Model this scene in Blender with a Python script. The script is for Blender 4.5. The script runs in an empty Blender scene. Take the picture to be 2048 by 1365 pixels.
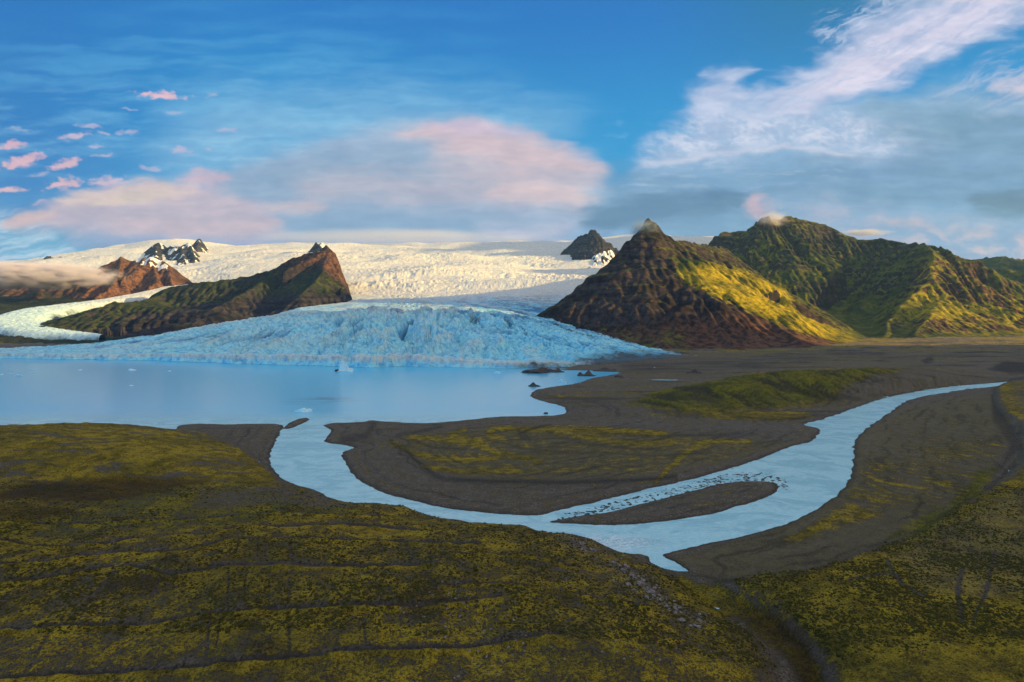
import bpy, math, random, time
import numpy as np
T0 = time.time()
F, H, HZ = 1200.0, 150.0, 640.0      # focal length (px of a 2048 wide frame), camera height in m, row of the horizon
SUN_AZ, SUN_EL = 103.0, 11.5         # azimuth clockwise from the view direction (+Y), elevation
EXPO = 1.05
sc = bpy.context.scene
col = sc.collection
rng = np.random.default_rng(7)
random.seed(7)

# ------------------------------------------------------------------ geometry helpers
def wx(px, Y): return (np.asarray(px) - 1024.0) / F * Y
def wz(py, Y): return H + (HZ - np.asarray(py)) / F * Y
def P3(px, py, Y): return (float(wx(px, Y)), float(Y), float(wz(py, Y)))
def G2(px, py, z=0.0):
    Y = (H - z) * F / (py - HZ)
    return (float((px - 1024.0) / F * Y), Y)

_perm = np.random.default_rng(11).permutation(4096).astype(np.int64)
_ang = np.random.default_rng(12).uniform(0, 2 * np.pi, 4096)
_gx, _gy = np.cos(_ang), np.sin(_ang)
def pn(x, y, seed=0):
    xi = np.floor(x).astype(np.int64); yi = np.floor(y).astype(np.int64)
    xf = x - xi; yf = y - yi
    u = xf * xf * xf * (xf * (xf * 6 - 15) + 10); v = yf * yf * yf * (yf * (yf * 6 - 15) + 10)
    def g(a, b):
        h = _perm[(_perm[(a + seed * 57) & 4095] + b) & 4095]
        return _gx[h], _gy[h]
    a, b = g(xi, yi); n00 = a * xf + b * yf
    a, b = g(xi + 1, yi); n10 = a * (xf - 1) + b * yf
    a, b = g(xi, yi + 1); n01 = a * xf + b * (yf - 1)
    a, b = g(xi + 1, yi + 1); n11 = a * (xf - 1) + b * (yf - 1)
    return ((n00 * (1 - u) + n10 * u) * (1 - v) + (n01 * (1 - u) + n11 * u) * v) * 1.5
def fbm(x, y, octs=5, seed=0, gain=0.5):
    s = 0; a = 1.0; t = 0
    for i in range(octs):
        s = s + a * pn(x * 2 ** i + 17.3 * i, y * 2 ** i - 9.1 * i, seed + i); t += a; a *= gain
    return s / t
def ridged(x, y, octs=4, seed=0, gain=0.5):
    s = 0; a = 1.0; t = 0
    for i in range(octs):
        s = s + a * (1 - np.abs(pn(x * 2 ** i + 7.7 * i, y * 2 ** i + 3.1 * i, seed + i)) * 1.6); t += a; a *= gain
    return s / t
def ss(a, b, x):
    t = np.clip((x - a) / (b - a), 0, 1); return t * t * (3 - 2 * t)
def catmull(pts, n=6, closed=False):
    p = np.array(pts, float); out = []
    m = len(p)
    for i in range(m if closed else m - 1):
        if closed: a, b, c, d = p[(i - 1) % m], p[i], p[(i + 1) % m], p[(i + 2) % m]
        else: a, b, c, d = p[max(i - 1, 0)], p[i], p[i + 1], p[min(i + 2, m - 1)]
        for k in range(n):
            t = k / n
            out.append(0.5 * ((2 * b) + (c - a) * t + (2 * a - 5 * b + 4 * c - d) * t * t + (3 * b - a - 3 * c + d) * t ** 3))
    if not closed: out.append(p[-1])
    return np.array(out)
def seg_dist(x, y, pts, closed=False, vals=False, maxd=None):
    """distance of points to a polyline; optionally arc position"""
    p = np.asarray(pts, float); q = np.roll(p, -1, 0) if closed else p[1:]
    p0 = p if closed else p[:-1]
    D = np.full(x.shape, 1e18); S = np.zeros(x.shape) if vals else None
    for i in range(len(p0)):
        ax, ay = p0[i][:2]; dx, dy = q[i][0] - ax, q[i][1] - ay
        L = dx * dx + dy * dy + 1e-9
        t = np.clip(((x - ax) * dx + (y - ay) * dy) / L, 0, 1)
        d = (x - ax - t * dx) ** 2 + (y - ay - t * dy) ** 2
        if vals:
            m = d < D; D = np.where(m, d, D); S = np.where(m, i + t, S)
        else: np.minimum(D, d, out=D)
    return (np.sqrt(D), S) if vals else np.sqrt(D)
def inside(x, y, pts):
    p = np.asarray(pts, float); q = np.roll(p, -1, 0); r = np.zeros(x.shape, bool)
    for (ax, ay), (bx, by) in zip(p, q):
        if ay == by: continue
        r ^= ((ay > y) != (by > y)) & (x < (bx - ax) * (y - ay) / (by - ay) + ax)
    return r
def sdf(x, y, pts):
    """negative inside"""
    d = seg_dist(x, y, pts, True)
    return np.where(inside(x, y, pts), -d, d)
def softpoly(px, py, pts, soft, warp=None):
    if warp is not None: px, py = px + warp[0], py + warp[1]
    d = np.full(px.shape, 1e9)
    p = np.array(pts, float)
    m = (px > p[:, 0].min() - soft) & (px < p[:, 0].max() + soft) & (py > p[:, 1].min() - soft) & (py < p[:, 1].max() + soft)
    if m.any(): d[m] = sdf(px[m], py[m], pts)
    return ss(soft, -soft, d)
def softline(px, py, pts, w, warp=None):
    if warp is not None: px, py = px + warp[0], py + warp[1]
    p = catmull(pts, 5); d = np.full(px.shape, 1e9)
    m = (px > p[:, 0].min() - 3 * w) & (px < p[:, 0].max() + 3 * w) & (py > p[:, 1].min() - 3 * w) & (py < p[:, 1].max() + 3 * w)
    if m.any(): d[m] = seg_dist(px[m], py[m], p)
    return np.exp(-(d / w) ** 2)
def blur(a, n, axis):
    for _ in range(n):
        b = np.roll(a, 1, axis); c = np.roll(a, -1, axis)
        if axis == 0: b[0] = a[0]; c[-1] = a[-1]
        else: b[:, 0] = a[:, 0]; c[:, -1] = a[:, -1]
        a = (b + 2 * a + c) / 4
    return a

def tag(o, label=None, cat=None, group=None, kind=None):
    if label: o['label'] = label
    if cat: o['category'] = cat
    if group: o['group'] = group
    if kind: o['kind'] = kind
    return o
def grid_mesh(name, X, Y, Z, mat, attrs=None, keep=None, smooth=True, parent=None):
    """a sheet from 2-D arrays; keep = boolean array of the quads kept"""
    n, m = X.shape
    idx = np.arange(n * m).reshape(n, m)
    q = np.stack([idx[:-1, :-1], idx[:-1, 1:], idx[1:, 1:], idx[1:, :-1]], -1)
    e1x = X[:-1, 1:] - X[:-1, :-1]; e2y = Y[1:, :-1] - Y[:-1, :-1]
    if (e1x.mean() * e2y.mean()) < 0: q = q[..., ::-1]
    q = q[keep] if keep is not None else q.reshape(-1, 4)
    used = np.zeros(n * m, bool); used[q.ravel()] = True
    remap = np.cumsum(used) - 1; q = remap[q]
    co = np.stack([X.ravel(), Y.ravel(), Z.ravel()], -1)[used]
    return raw_mesh(name, co, q, mat, {k: v.ravel()[used] for k, v in (attrs or {}).items()}, smooth, parent)
def raw_mesh(name, co, q, mat, attrs=None, smooth=True, parent=None):
    me = bpy.data.meshes.new(name)
    k = q.shape[1]
    me.vertices.add(len(co)); me.vertices.foreach_set('co', np.ascontiguousarray(co, np.float32).ravel())
    me.loops.add(q.size); me.loops.foreach_set('vertex_index', np.ascontiguousarray(q, np.int32).ravel())
    me.polygons.add(len(q)); me.polygons.foreach_set('loop_start', np.arange(0, q.size, k, dtype=np.int32))
    me.polygons.foreach_set('loop_total', np.full(len(q), k, np.int32))
    if smooth: me.polygons.foreach_set('use_smooth', np.ones(len(q), bool))
    for nme, v in (attrs or {}).items():
        a = me.attributes.new(nme, 'FLOAT', 'POINT'); a.data.foreach_set('value', np.ascontiguousarray(v, np.float32).ravel())
    me.update(calc_edges=True)
    if mat: me.materials.append(mat)
    o = bpy.data.objects.new(name, me); col.objects.link(o)
    if parent: o.parent = parent
    return o

# ------------------------------------------------------------------ node helpers
class NT:
    def __init__(s, tree): s.t = tree; s.n = tree.nodes; s.l = tree.links
    def put(s, sock, v):
        if hasattr(v, 'node'): s.l.new(v, sock)
        elif v is not None:
            try: sock.default_value = v
            except Exception: sock.default_value = (*v, 1.0)
    def m(s, op, a, b=None, c=None, clamp=False):
        n = s.n.new('ShaderNodeMath'); n.operation = op; n.use_clamp = clamp
        for i, v in enumerate((a, b, c)): s.put(n.inputs[i], v) if v is not None else None
        return n.outputs[0]
    def vm(s, op, a, b=None, scale=None):
        n = s.n.new('ShaderNodeVectorMath'); n.operation = op
        s.put(n.inputs[0], a)
        if b is not None: s.put(n.inputs[1], b)
        if scale is not None: s.put(n.inputs['Scale'], scale)
        return n.outputs[0]
    def mix(s, f, a, b, blend='MIX'):
        n = s.n.new('ShaderNodeMix'); n.data_type = 'RGBA'; n.blend_type = blend; n.clamp_factor = True
        s.put(n.inputs[0], f); s.put(n.inputs[6], a if hasattr(a, 'node') else (*a, 1)); s.put(n.inputs[7], b if hasattr(b, 'node') else (*b, 1))
        return n.outputs[2]
    def sm(s, v, a, b, lo=0.0, hi=1.0):
        n = s.n.new('ShaderNodeMapRange'); n.interpolation_type = 'SMOOTHSTEP'
        s.put(n.inputs[0], v); s.put(n.inputs[1], a); s.put(n.inputs[2], b); s.put(n.inputs[3], lo); s.put(n.inputs[4], hi)
        return n.outputs[0]
    def noise(s, vec, scale, detail=4, rough=0.55, dist=0.0, out=0, ntype='FBM'):
        n = s.n.new('ShaderNodeTexNoise'); s.put(n.inputs['Vector'], vec); n.noise_type = ntype
        n.inputs['Scale'].default_value = scale; n.inputs['Detail'].default_value = detail
        n.inputs['Roughness'].default_value = rough; n.inputs['Distortion'].default_value = dist
        return n.outputs[out]
    def vor(s, vec, scale, feature='F1', out='Distance', rnd=1.0):
        n = s.n.new('ShaderNodeTexVoronoi'); n.feature = feature; s.put(n.inputs['Vector'], vec)
        n.inputs['Scale'].default_value = scale; n.inputs['Randomness'].default_value = rnd
        return n.outputs[out]
    def attr(s, name):
        n = s.n.new('ShaderNodeAttribute'); n.attribute_name = name; return n.outputs['Fac']
    def obj(s): return s.n.new('ShaderNodeTexCoord').outputs['Object']
    def mapping(s, vec, scale=(1, 1, 1), rot=(0, 0, 0), loc=(0, 0, 0)):
        n = s.n.new('ShaderNodeMapping'); s.put(n.inputs[0], vec); n.inputs['Scale'].default_value = scale
        n.inputs['Rotation'].default_value = rot; n.inputs['Location'].default_value = loc
        return n.outputs[0]
    def sep(s, v): n = s.n.new('ShaderNodeSeparateXYZ'); s.put(n.inputs[0], v); return n.outputs
    def comb(s, x, y, z=0.0):
        n = s.n.new('ShaderNodeCombineXYZ')
        for i, v in enumerate((x, y, z)): s.put(n.inputs[i], v)
        return n.outputs[0]
    def bump(s, h, dist, strength=1.0, normal=None):
        n = s.n.new('ShaderNodeBump'); s.put(n.inputs['Height'], h); n.inputs['Distance'].default_value = dist
        n.inputs['Strength'].default_value = strength
        if normal is not None: s.put(n.inputs['Normal'], normal)
        return n.outputs[0]
def new_mat(name):
    m = bpy.data.materials.new(name); m.use_nodes = True; nt = NT(m.node_tree)
    b = m.node_tree.nodes['Principled BSDF']
    return m, nt, b
def fin(nt, b, color, rough, bump=None, spec=0.2):
    nt.put(b.inputs['Base Color'], color); nt.put(b.inputs['Roughness'], rough)
    b.inputs['Specular IOR Level'].default_value = spec
    if bump is not None: nt.put(b.inputs['Normal'], bump)

# ------------------------------------------------------------------ materials
def mat_ground():
    m, t, b = new_mat('moss_and_gravel')
    o = t.obj(); fl = t.vm('MULTIPLY', o, (1, 1, 0.3))
    moss, rust, dark, lush, stone, silt_or_ripple = (t.attr(k) for k in ('moss', 'rust', 'dark', 'lush', 'stone', 'silt_or_ripple'))
    n1 = t.noise(fl, 0.8, 7, 0.78); n2 = t.noise(fl, 0.09, 6, 0.68); n3 = t.noise(fl, 0.012, 4, 0.6)
    n4 = t.noise(fl, 1.6, 3, 0.7)
    k1 = t.sm(n1, .36, .64); k4 = t.sm(n4, .38, .62)
    grav = t.mix(k1, (0.038, 0.034, 0.030), (0.33, 0.275, 0.205))
    grav = t.mix(t.sm(n2, 0.35, 0.65), grav, (0.125, 0.108, 0.078))
    peb = t.sm(t.noise(fl, 0.5, 3, 0.6), 0.60, 0.68)
    grav = t.mix(t.m('MULTIPLY', peb, 0.45), grav, (0.22, 0.20, 0.19))
    grav = t.mix(t.m('MULTIPLY', silt_or_ripple, .9), grav, t.mix(t.m('ADD', t.m('MULTIPLY', k1, .5), t.m('MULTIPLY', t.sm(n2, .4, .6), .5)), (0.095, 0.082, 0.042), (0.24, 0.20, 0.105)))
    mc = t.mix(t.m('ADD', t.m('MULTIPLY', t.sm(n2, 0.38, 0.62), .6), t.m('MULTIPLY', k4, .4)), (0.10, 0.078, 0.014), (0.64, 0.46, 0.036))
    mc = t.mix(t.sm(n3, 0.42, 0.62, 0.0, 0.45), mc, (0.085, 0.088, 0.026))
    mc = t.mix(t.m('MULTIPLY', lush, .85), mc, t.mix(k1, (0.035, 0.055, 0.010), (0.19, 0.23, 0.022)))
    mc = t.mix(t.sm(n1, 0.36, 0.56, 0.80, 0.0), mc, (0.020, 0.018, 0.006))
    f = t.m('ADD', t.m('MULTIPLY', moss, 1.25), t.m('ADD', t.m('MULTIPLY', t.m('SUBTRACT', n1, 0.5), 2.2), t.m('MULTIPLY', t.m('SUBTRACT', n2, 0.5), 1.1)))
    mm = t.sm(f, 0.42, 0.66)
    c = t.mix(mm, grav, mc)
    c = t.mix(t.m('MULTIPLY', rust, t.sm(n2, 0.2, 0.6, 0.6, 1.0)), c, t.mix(n2, (0.040, 0.020, 0.006), (0.095, 0.048, 0.012)))
    c = t.mix(t.m('MULTIPLY', stone, t.sm(n4, 0.42, 0.6)), c, t.mix(n1, (0.16, 0.13, 0.12), (0.34, 0.29, 0.27)))
    c = t.mix(t.m('MULTIPLY', dark, 0.85), c, t.mix(k1, (0.012, 0.012, 0.013), (0.055, 0.052, 0.048)))
    spk = t.sm(t.vor(fl, 0.22), 0.32, 0.12)
    c = t.mix(t.m('MULTIPLY', t.m('MULTIPLY', spk, mm), 0.5), c, (0.022, 0.023, 0.010))
    hh = t.m('ADD', t.m('MULTIPLY', n1, 1.0), t.m('ADD', t.m('MULTIPLY', n4, 0.35), t.m('MULTIPLY', mm, 0.25)))
    bp = t.bump(hh, 1.6, 1.0)
    fin(t, b, c, 0.95, bp, 0.1)
    return m
def mat_mountain(name, grass_hi, grass_lo, rock_a, rock_b, rock_bias=0.0, strata=0.012):
    m, t, b = new_mat(name)
    o = t.obj(); g = t.n.new('ShaderNodeNewGeometry'); nz = t.sep(g.outputs['Normal'])[2]
    gr = t.attr('grass'); rb = t.attr('rust'); lime = t.attr('lime')
    n1 = t.noise(o, 0.03, 6, 0.65); n2 = t.noise(o, 0.006, 5, 0.6)
    st = t.noise(t.mapping(o, (0.15, 0.15, 1.6)), strata * 1.6, 5, 0.6)
    n5 = t.noise(o, 0.11, 5, .7); rock = t.mix(t.sm(t.m('ADD', t.m('MULTIPLY', n1, .6), t.m('MULTIPLY', n5, .4)), 0.42, 0.58), rock_a, rock_b)
    rock = t.mix(t.sm(st, 0.45, 0.56, 0, 0.75), rock, tuple(x * 0.45 for x in rock_a))
    rock = t.mix(rb, rock, t.mix(t.sm(n1, .4, .6), (0.06, 0.03, 0.018), (0.22, 0.105, 0.055)))
    grass = t.mix(t.sm(n2, 0.35, 0.65), grass_lo, grass_hi)
    grass = t.mix(t.sm(n1, 0.38, 0.56, 0.8, 0.0), grass, tuple(x * 0.6 for x in grass_lo))
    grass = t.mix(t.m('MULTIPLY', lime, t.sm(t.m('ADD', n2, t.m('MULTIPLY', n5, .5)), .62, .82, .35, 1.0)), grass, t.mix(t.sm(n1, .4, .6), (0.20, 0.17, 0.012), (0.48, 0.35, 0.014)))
    f = t.m('ADD', nz, t.m('ADD', t.m('MULTIPLY', t.m('SUBTRACT', n1, 0.5), 0.5), t.m('MULTIPLY', t.m('SUBTRACT', gr, 0.5), 0.9)))
    f = t.m('ADD', f, t.m('MULTIPLY', t.m('SUBTRACT', st, 0.5), 0.35))
    c = t.mix(t.sm(f, 0.66 + rock_bias, 0.84 + rock_bias), rock, grass)
    sn = t.attr('snow')
    c = t.mix(t.sm(t.m('ADD', sn, t.m('MULTIPLY', t.m('SUBTRACT', n1, 0.5), 0.8)), 0.45, 0.55), c, (0.75, 0.77, 0.80))
    bp = t.bump(t.m('ADD', n1, t.m('MULTIPLY', st, 0.7)), 9.0, 0.7)
    fin(t, b, c, 0.95, bp, 0.08)
    return m
def mat_ice():
    m, t, b = new_mat('glacier_ice')
    o = t.obj()
    snow, deb, blue = t.attr('snow'), t.attr('debris'), t.attr('blue')
    n1 = t.noise(o, 0.05, 6, 0.7); n2 = t.noise(o, 0.008, 5, 0.6)
    ice = t.mix(t.sm(n1, 0.30, 0.60), (0.02, 0.43, 0.82), (0.40, 0.91, 1.0))
    ice = t.mix(blue, ice, (0.004, 0.13, 0.36))
    c = t.mix(snow, ice, t.mix(t.sm(n1, .4, .6), (0.66, 0.66, 0.63), (0.88, 0.83, 0.72)))
    f = t.m('ADD', deb, t.m('ADD', t.m('MULTIPLY', t.m('SUBTRACT', n1, 0.5), 0.9), t.m('MULTIPLY', t.m('SUBTRACT', n2, 0.5), 0.7)))
    c = t.mix(t.sm(f, 0.42, 0.8, 0, 0.93), c, t.mix(n1, (0.02, 0.028, 0.036), (0.06, 0.075, 0.09)))
    bp = t.bump(n1, 9.0, 0.8)
    fin(t, b, c, 0.6, bp, 0.3)
    return m
def mat_water():
    m, t, b = new_mat('milky_meltwater')
    o = t.obj(); x, y, z = t.sep(o)
    # the lake is smooth; the river, nearer and moving, is rippled
    riv = t.sm(y, 1000.0, 850.0)
    riv = t.m('MAXIMUM', riv, t.sm(t.m('SUBTRACT', x, 300.0), 0.0, 200.0))
    n2 = t.noise(t.mapping(o, (1, 1, 1)), 0.006, 4, 0.6)
    w1 = t.noise(t.mapping(o, (1.0, 2.2, 1)), 0.22, 5, 0.65, 0.6); w2 = t.noise(o, 0.05, 3, 0.5)
    wl = t.noise(t.mapping(o, (0.25, 1.0, 1)), 0.05, 3, 0.5)
    c = t.mix(riv, (0.11, 0.60, 0.90), (0.42, 0.78, 0.86))
    c = t.mix(t.m('MULTIPLY', riv, t.sm(w1, 0.42, 0.6, 0, 0.7)), c, (0.60, 0.88, 0.92))
    sl_ = t.noise(t.mapping(o, (1, 1.6, 1), (0, 0, .5)), 0.022, 5, .65, 1.0)
    c = t.mix(t.m('MULTIPLY', riv, t.sm(sl_, .44, .6, 0, .55)), c, (0.24, 0.56, 0.66))
    # broken white water on the outside of the bend
    dx = t.m('DIVIDE', t.m('SUBTRACT', x, 62.0), 34.0); dy = t.m('DIVIDE', t.m('SUBTRACT', y, 404.0), 14.0)
    rr = t.m('SQRT', t.m('ADD', t.m('MULTIPLY', dx, dx), t.m('MULTIPLY', dy, dy)))
    foam = t.m('MULTIPLY', t.sm(rr, 1.5, 0.3), t.sm(t.noise(o, 0.30, 5, 0.75, 1.5), 0.44, 0.58))
    c = t.mix(t.m('MULTIPLY', foam, 0.95), c, (0.97, 0.98, 0.98))
    ex = t.m('DIVIDE', t.m('ADD', x, 355.0), 75.0); ey = t.m('DIVIDE', t.m('SUBTRACT', y, 1115.0), 70.0); er = t.m('SQRT', t.m('ADD', t.m('MULTIPLY', ex, ex), t.m('MULTIPLY', ey, ey)))
    silt_or_ripple = t.m('MULTIPLY', t.sm(er, 1.2, .1), t.sm(t.noise(t.mapping(o, (.5, 3.5, 1)), 0.02, 5, .65), .46, .6))  # dark streaks painted for a rippled patch of the lake
    c = t.mix(t.m('MULTIPLY', silt_or_ripple, 0.75), c, (0.06, 0.09, 0.10))
    h = t.m('ADD', t.m('MULTIPLY', t.m('MULTIPLY', t.m('ADD', w1, w2), riv), 1.0), t.m('MULTIPLY', wl, t.m('ADD', 0.04, t.m('MULTIPLY', riv, 0.2))))
    bp = t.bump(h, 0.9, 0.7)
    fin(t, b, c, .2, bp, 0.38)
    b.inputs['IOR'].default_value = 1.33
    return m
def mat_rock(name, a, c2):
    m, t, b = new_mat(name)
    o = t.obj(); n1 = t.noise(o, 0.9, 6, 0.65); n2 = t.noise(o, 4.0, 4, 0.6)
    fin(t, b, t.mix(t.sm(n1, 0.35, 0.65), a, c2), 0.9, t.bump(t.m('ADD', n1, t.m('MULTIPLY', n2, 0.3)), 0.4, 0.8), 0.15)
    return m
def mat_berg():
    m, t, b = new_mat('iceberg_ice')
    o = t.obj(); n1 = t.noise(o, 0.35, 5, 0.65)
    fin(t, b, t.mix(t.sm(n1, 0.35, 0.65), (0.30, 0.80, 0.95), (0.90, 0.97, 0.98)), 0.45, t.bump(n1, 0.8, 0.7), 0.4)
    return m

# ------------------------------------------------------------------ ground: banks, terraces, gully
water_px = [(-600, 880), (-200, 868), (0, 862), (100, 857), (200, 855), (280, 855), (345, 860), (362, 851), (400, 848), (450, 849), (540, 848), (556, 849), (567, 852),
            (562, 862), (548, 890), (540, 912), (547, 938), (572, 962), (600, 973), (640, 985), (665, 1000), (715, 1012), (780, 1018), (830, 1025), (880, 1043), (960, 1052), (1050, 1056), (1095, 1069), (1150, 1074),
            (1205, 1090), (1250, 1108), (1292, 1111), (1302, 1124), (1335, 1138), (1374, 1144), (1352, 1128), (1322, 1112), (1345, 1104), (1400, 1090), (1500, 1070), (1580, 1045), (1640, 1013), (1688, 975), (1706, 935),
            (1708, 890), (1732, 858), (1790, 818), (1822, 799), (1900, 784), (2000, 772), (2080, 764), (2400, 742), (2400, 733), (2060, 760), (1990, 766), (1900, 774), (1830, 784), (1765, 798), (1700, 820), (1650, 838),
            (1608, 849), (1640, 860), (1620, 884), (1580, 895), (1500, 925), (1400, 955), (1300, 978), (1200, 1002), (1120, 1020), (1068, 1032), (1000, 1028), (900, 1018), (820, 1000), (762, 984), (712, 955), (688, 922),
            (686, 905), (708, 897), (690, 891), (655, 886), (652, 876), (662, 862), (650, 853), (665, 847), (720, 845), (745, 841), (790, 845), (850, 847), (920, 842), (1000, 834), (1080, 833), (1112, 831), (1131, 827),
            (1128, 815), (1108, 808), (1075, 800), (1060, 792), (1072, 781), (1100, 775), (1150, 768), (1185, 757), (1222, 751), (1240, 746), (1205, 742), (1150, 741), (1085, 740), (1035, 733), (990, 720), (900, 708), (-600, 706)]
bar_px = [(1100, 1044), (1150, 1034), (1220, 1024), (1300, 1004), (1380, 984), (1440, 968), (1500, 962), (1545, 966), (1556, 977), (1535, 995), (1480, 1012), (1430, 1027), (1350, 1041), (1240, 1050), (1160, 1049)]
spit_px = [(566, 857), (575, 850), (590, 841), (612, 836), (616, 841), (600, 850), (580, 858)]
W = np.array([G2(*p) for p in catmull(water_px, 4, True)])
BAR = np.array([G2(*p) for p in catmull(bar_px, 4, True)]); SPIT = np.array([G2(*p) for p in catmull(spit_px, 4, True)])
scarp_px = [(2500, 690), (2100, 735), (1992, 778), (1985, 800), (1996, 835), (2028, 862), (2042, 892), (2030, 925), (1992, 965), (1940, 1000), (1880, 1040), (1800, 1085), (1700, 1122), (1620, 1150), (1560, 1163), (1480, 1166), (1410, 1156), (1378, 1150)]
gully_px = [(1378, 1150), (1420, 1190), (1500, 1240), (1570, 1300), (1610, 1365), (1640, 1500), (1660, 1900)]
TERR = np.array([G2(*p) for p in list(catmull(scarp_px, 4)) + list(catmull(gully_px, 3))] + [G2(6000, 1900), G2(6000, 690)])
bank = [(-600, 880), (-200, 868), (0, 862), (100, 857), (200, 855), (280, 855), (340, 860), (400, 866), (445, 880), (490, 900), (525, 928), (545, 948), (566, 964)] + [p for p in water_px[17:35]]
FORE = np.array([G2(*p) for p in list(catmull(bank, 4)) + list(catmull(gully_px, 3))] + [G2(-3000, 1900), G2(-3000, 880)])
FORE = FORE[np.isfinite(FORE).all(1)]
MOUNDR = [(1375, 800, 1040), (1430, 772, 1110), (1500, 752, 1180), (1600, 741, 1250), (1700, 738, 1310), (1790, 737, 1420), (1850, 737, 1620), (1905, 734, 2000)]

STN = [  # far land: depth -> row it appears at, per column (slowly rising plain behind the lake and below the mountains)
    (1600, [(-600, 752.5), (2400, 752.5)]),
    (2400, [(-600, 714), (1300, 714), (1600, 712), (2400, 708)]),
    (3300, [(-600, 691), (700, 691), (1300, 690), (1600, 691), (2400, 682)]),
    (4500, [(-600, 678), (1300, 678), (1700, 676), (2400, 665)]),
    (7000, [(-600, 664), (2400, 656)]), (20000, [(-600, 648), (2400, 646)])]
def far_z(PX, Y):
    ys = [s[0] for s in STN]
    zs = [wz(np.interp(PX, [p[0] for p in s[1]], [p[1] for p in s[1]]), s[0]) for s in STN]
    out = np.zeros_like(Y)
    out = np.where(Y >= ys[-1], zs[-1], out)
    for k in range(len(ys) - 1):
        t = (Y - ys[k]) / (ys[k + 1] - ys[k]); m = (t >= 0) & (t < 1)
        out = np.where(m, zs[k] * (1 - t) + zs[k + 1] * t, out)
    return out

def macro(X, Y):
    """smooth height of the land and its signed distance to the water (+ = land)"""
    wpx = 2.5 * fbm(X / 26, Y / 26, 3, 90); wpy = 2.5 * fbm(X / 26, Y / 26, 3, 95)
    sc_ = np.clip(Y / 500, 0.5, 2.5)
    wpx = wpx + 1.3 * fbm(X / 6, Y / 9, 3, 97); wpy = wpy + 1.5 * fbm(X / 6, Y / 9, 3, 98)
    xw, yw = X + wpx * sc_, Y + wpy * sc_
    near = Y < 3200
    dw = np.full(X.shape, 500.0); dw[near] = sdf(xw[near], yw[near], W)
    isl = np.full(X.shape, 1e3); m = (Y < 620) & (Y > 380); isl[m] = sdf(xw[m], yw[m], BAR)
    m = (Y < 1000) & (Y > 750); isl[m] = np.minimum(isl[m], sdf(xw[m], yw[m], SPIT))
    land = np.maximum(dw, -isl)
    PX = X / Y * F + 1024
    z = np.clip(land * 0.22, -2.5, 1.4) + np.clip(land, 0, 200) * 0.006
    z = z + far_z(PX, Y) * ss(1500, 1750, Y) * ss(0, 150, land)
    fo = np.full(X.shape, 1e3); m = Y < 1000; fo[m] = -sdf(X[m], Y[m], FORE)
    fo = np.where(m, fo, -1)
    hf = np.clip(fo, 0, None)
    zf = 34 * (1 - np.exp(-hf / 165)) + 2.2 * ss(0, 14, hf)
    cre = seg_dist(X, Y, [G2(-300, 1005, 4), G2(0, 992, 4), G2(180, 985, 4), G2(330, 978, 4), G2(470, 966, 3), G2(570, 968, 1)])
    zf = zf - 14 * np.exp(-(cre / 55) ** 2) * ss(0, 120, hf)
    z = z + np.where(fo > 0, zf, 0)
    te = np.full(X.shape, -1e3); m = Y < 2400; te[m] = -sdf(xw[m], yw[m], TERR); tc = np.clip(te, 0, None)
    z = z + np.where(te > 0, (6.5 * ss(0, 12, tc) + 18 * (1 - np.exp(-tc / 180))) * ss(2300, 1300, Y) , 0)
    gl = seg_dist(X, Y, [G2(*p) for p in gully_px])
    z = z - 7 * np.exp(-(gl / (16 + 8 * fbm(X / 40, Y / 40, 3, 92))) ** 2) * ss(395, 360, Y)
    z = np.where((gl < 60) & (Y < 400) & (land > 1), np.maximum(z, .6), z)
    # green hill above the braided plain
    rz = np.array([P3(a, b, c) for a, b, c in MOUNDR]); hill = np.full(X.shape, -1e3)
    m = (Y > 800) & (Y < 2700) & (X > 100) & (X < 1900)
    d, s = seg_dist(X[m], Y[m], rz[:, :2], vals=True)
    rzv = np.interp(s, range(len(rz)), rz[:, 2])
    hill[m] = rzv * (1 - ss(-.1, 1, d / (190.0 + 40 * fbm(X[m] / 120, Y[m] / 120, 3, 91))))
    z = np.maximum(z, np.where(m, np.where(land > 0, hill * ss(0, 26, land), -9), -9))
    return z, land, fo, te, hill

cols = np.concatenate([np.arange(-3000, -420, 30.0), np.arange(-420, -40, 6.0), np.arange(-40, 2090, 1.6), np.arange(2090, 2600, 6.0), np.arange(2600, 5000, 30.0)])
pyr = np.concatenate([np.arange(1900, 1440, -4.0), np.arange(1440, 780, -1.25), np.arange(780, 700, -0.7), np.arange(700, 646, -0.6)])
rowsY = 180000.0 / (pyr - HZ)
Yg, PXg = np.meshgrid(rowsY, cols, indexing='ij')
Xg = (PXg - 1024) / F * Yg
Zm, land, fo, te, hill = macro(Xg, Yg)
PY = HZ + (H - Zm) / Yg * F          # row at which the smooth land shows, for tracing marks onto it
PX = PXg
print('macro', round(time.time() - T0, 1))

wq = (7 * fbm(Xg / 60, Yg / 60, 4, 20), 4 * fbm(Xg / 60, Yg / 60, 4, 30))
nf = fbm(Xg / 9, Yg / 9, 5, 40); nm = fbm(Xg / 45, Yg / 45, 4, 50); nl = fbm(Xg / 190, Yg / 190, 4, 60)
moss = np.full(Xg.shape, 0.12); rust = np.zeros_like(moss); dark = np.zeros_like(moss); lush = np.zeros_like(moss); stone = np.zeros_like(moss)
lf = ss(0, 22, fo)
moss = np.where(fo > 0, moss + (0.36 + 0.14 * nl) * lf, moss)
tf = ss(4, 20, te)
moss = np.where(te > 0, 0.15 + (0.42 + 0.18 * nl) * tf * ss(2600, 900, Yg), moss)
def up(a, v, m): return a * (1 - m) + v * m
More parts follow.
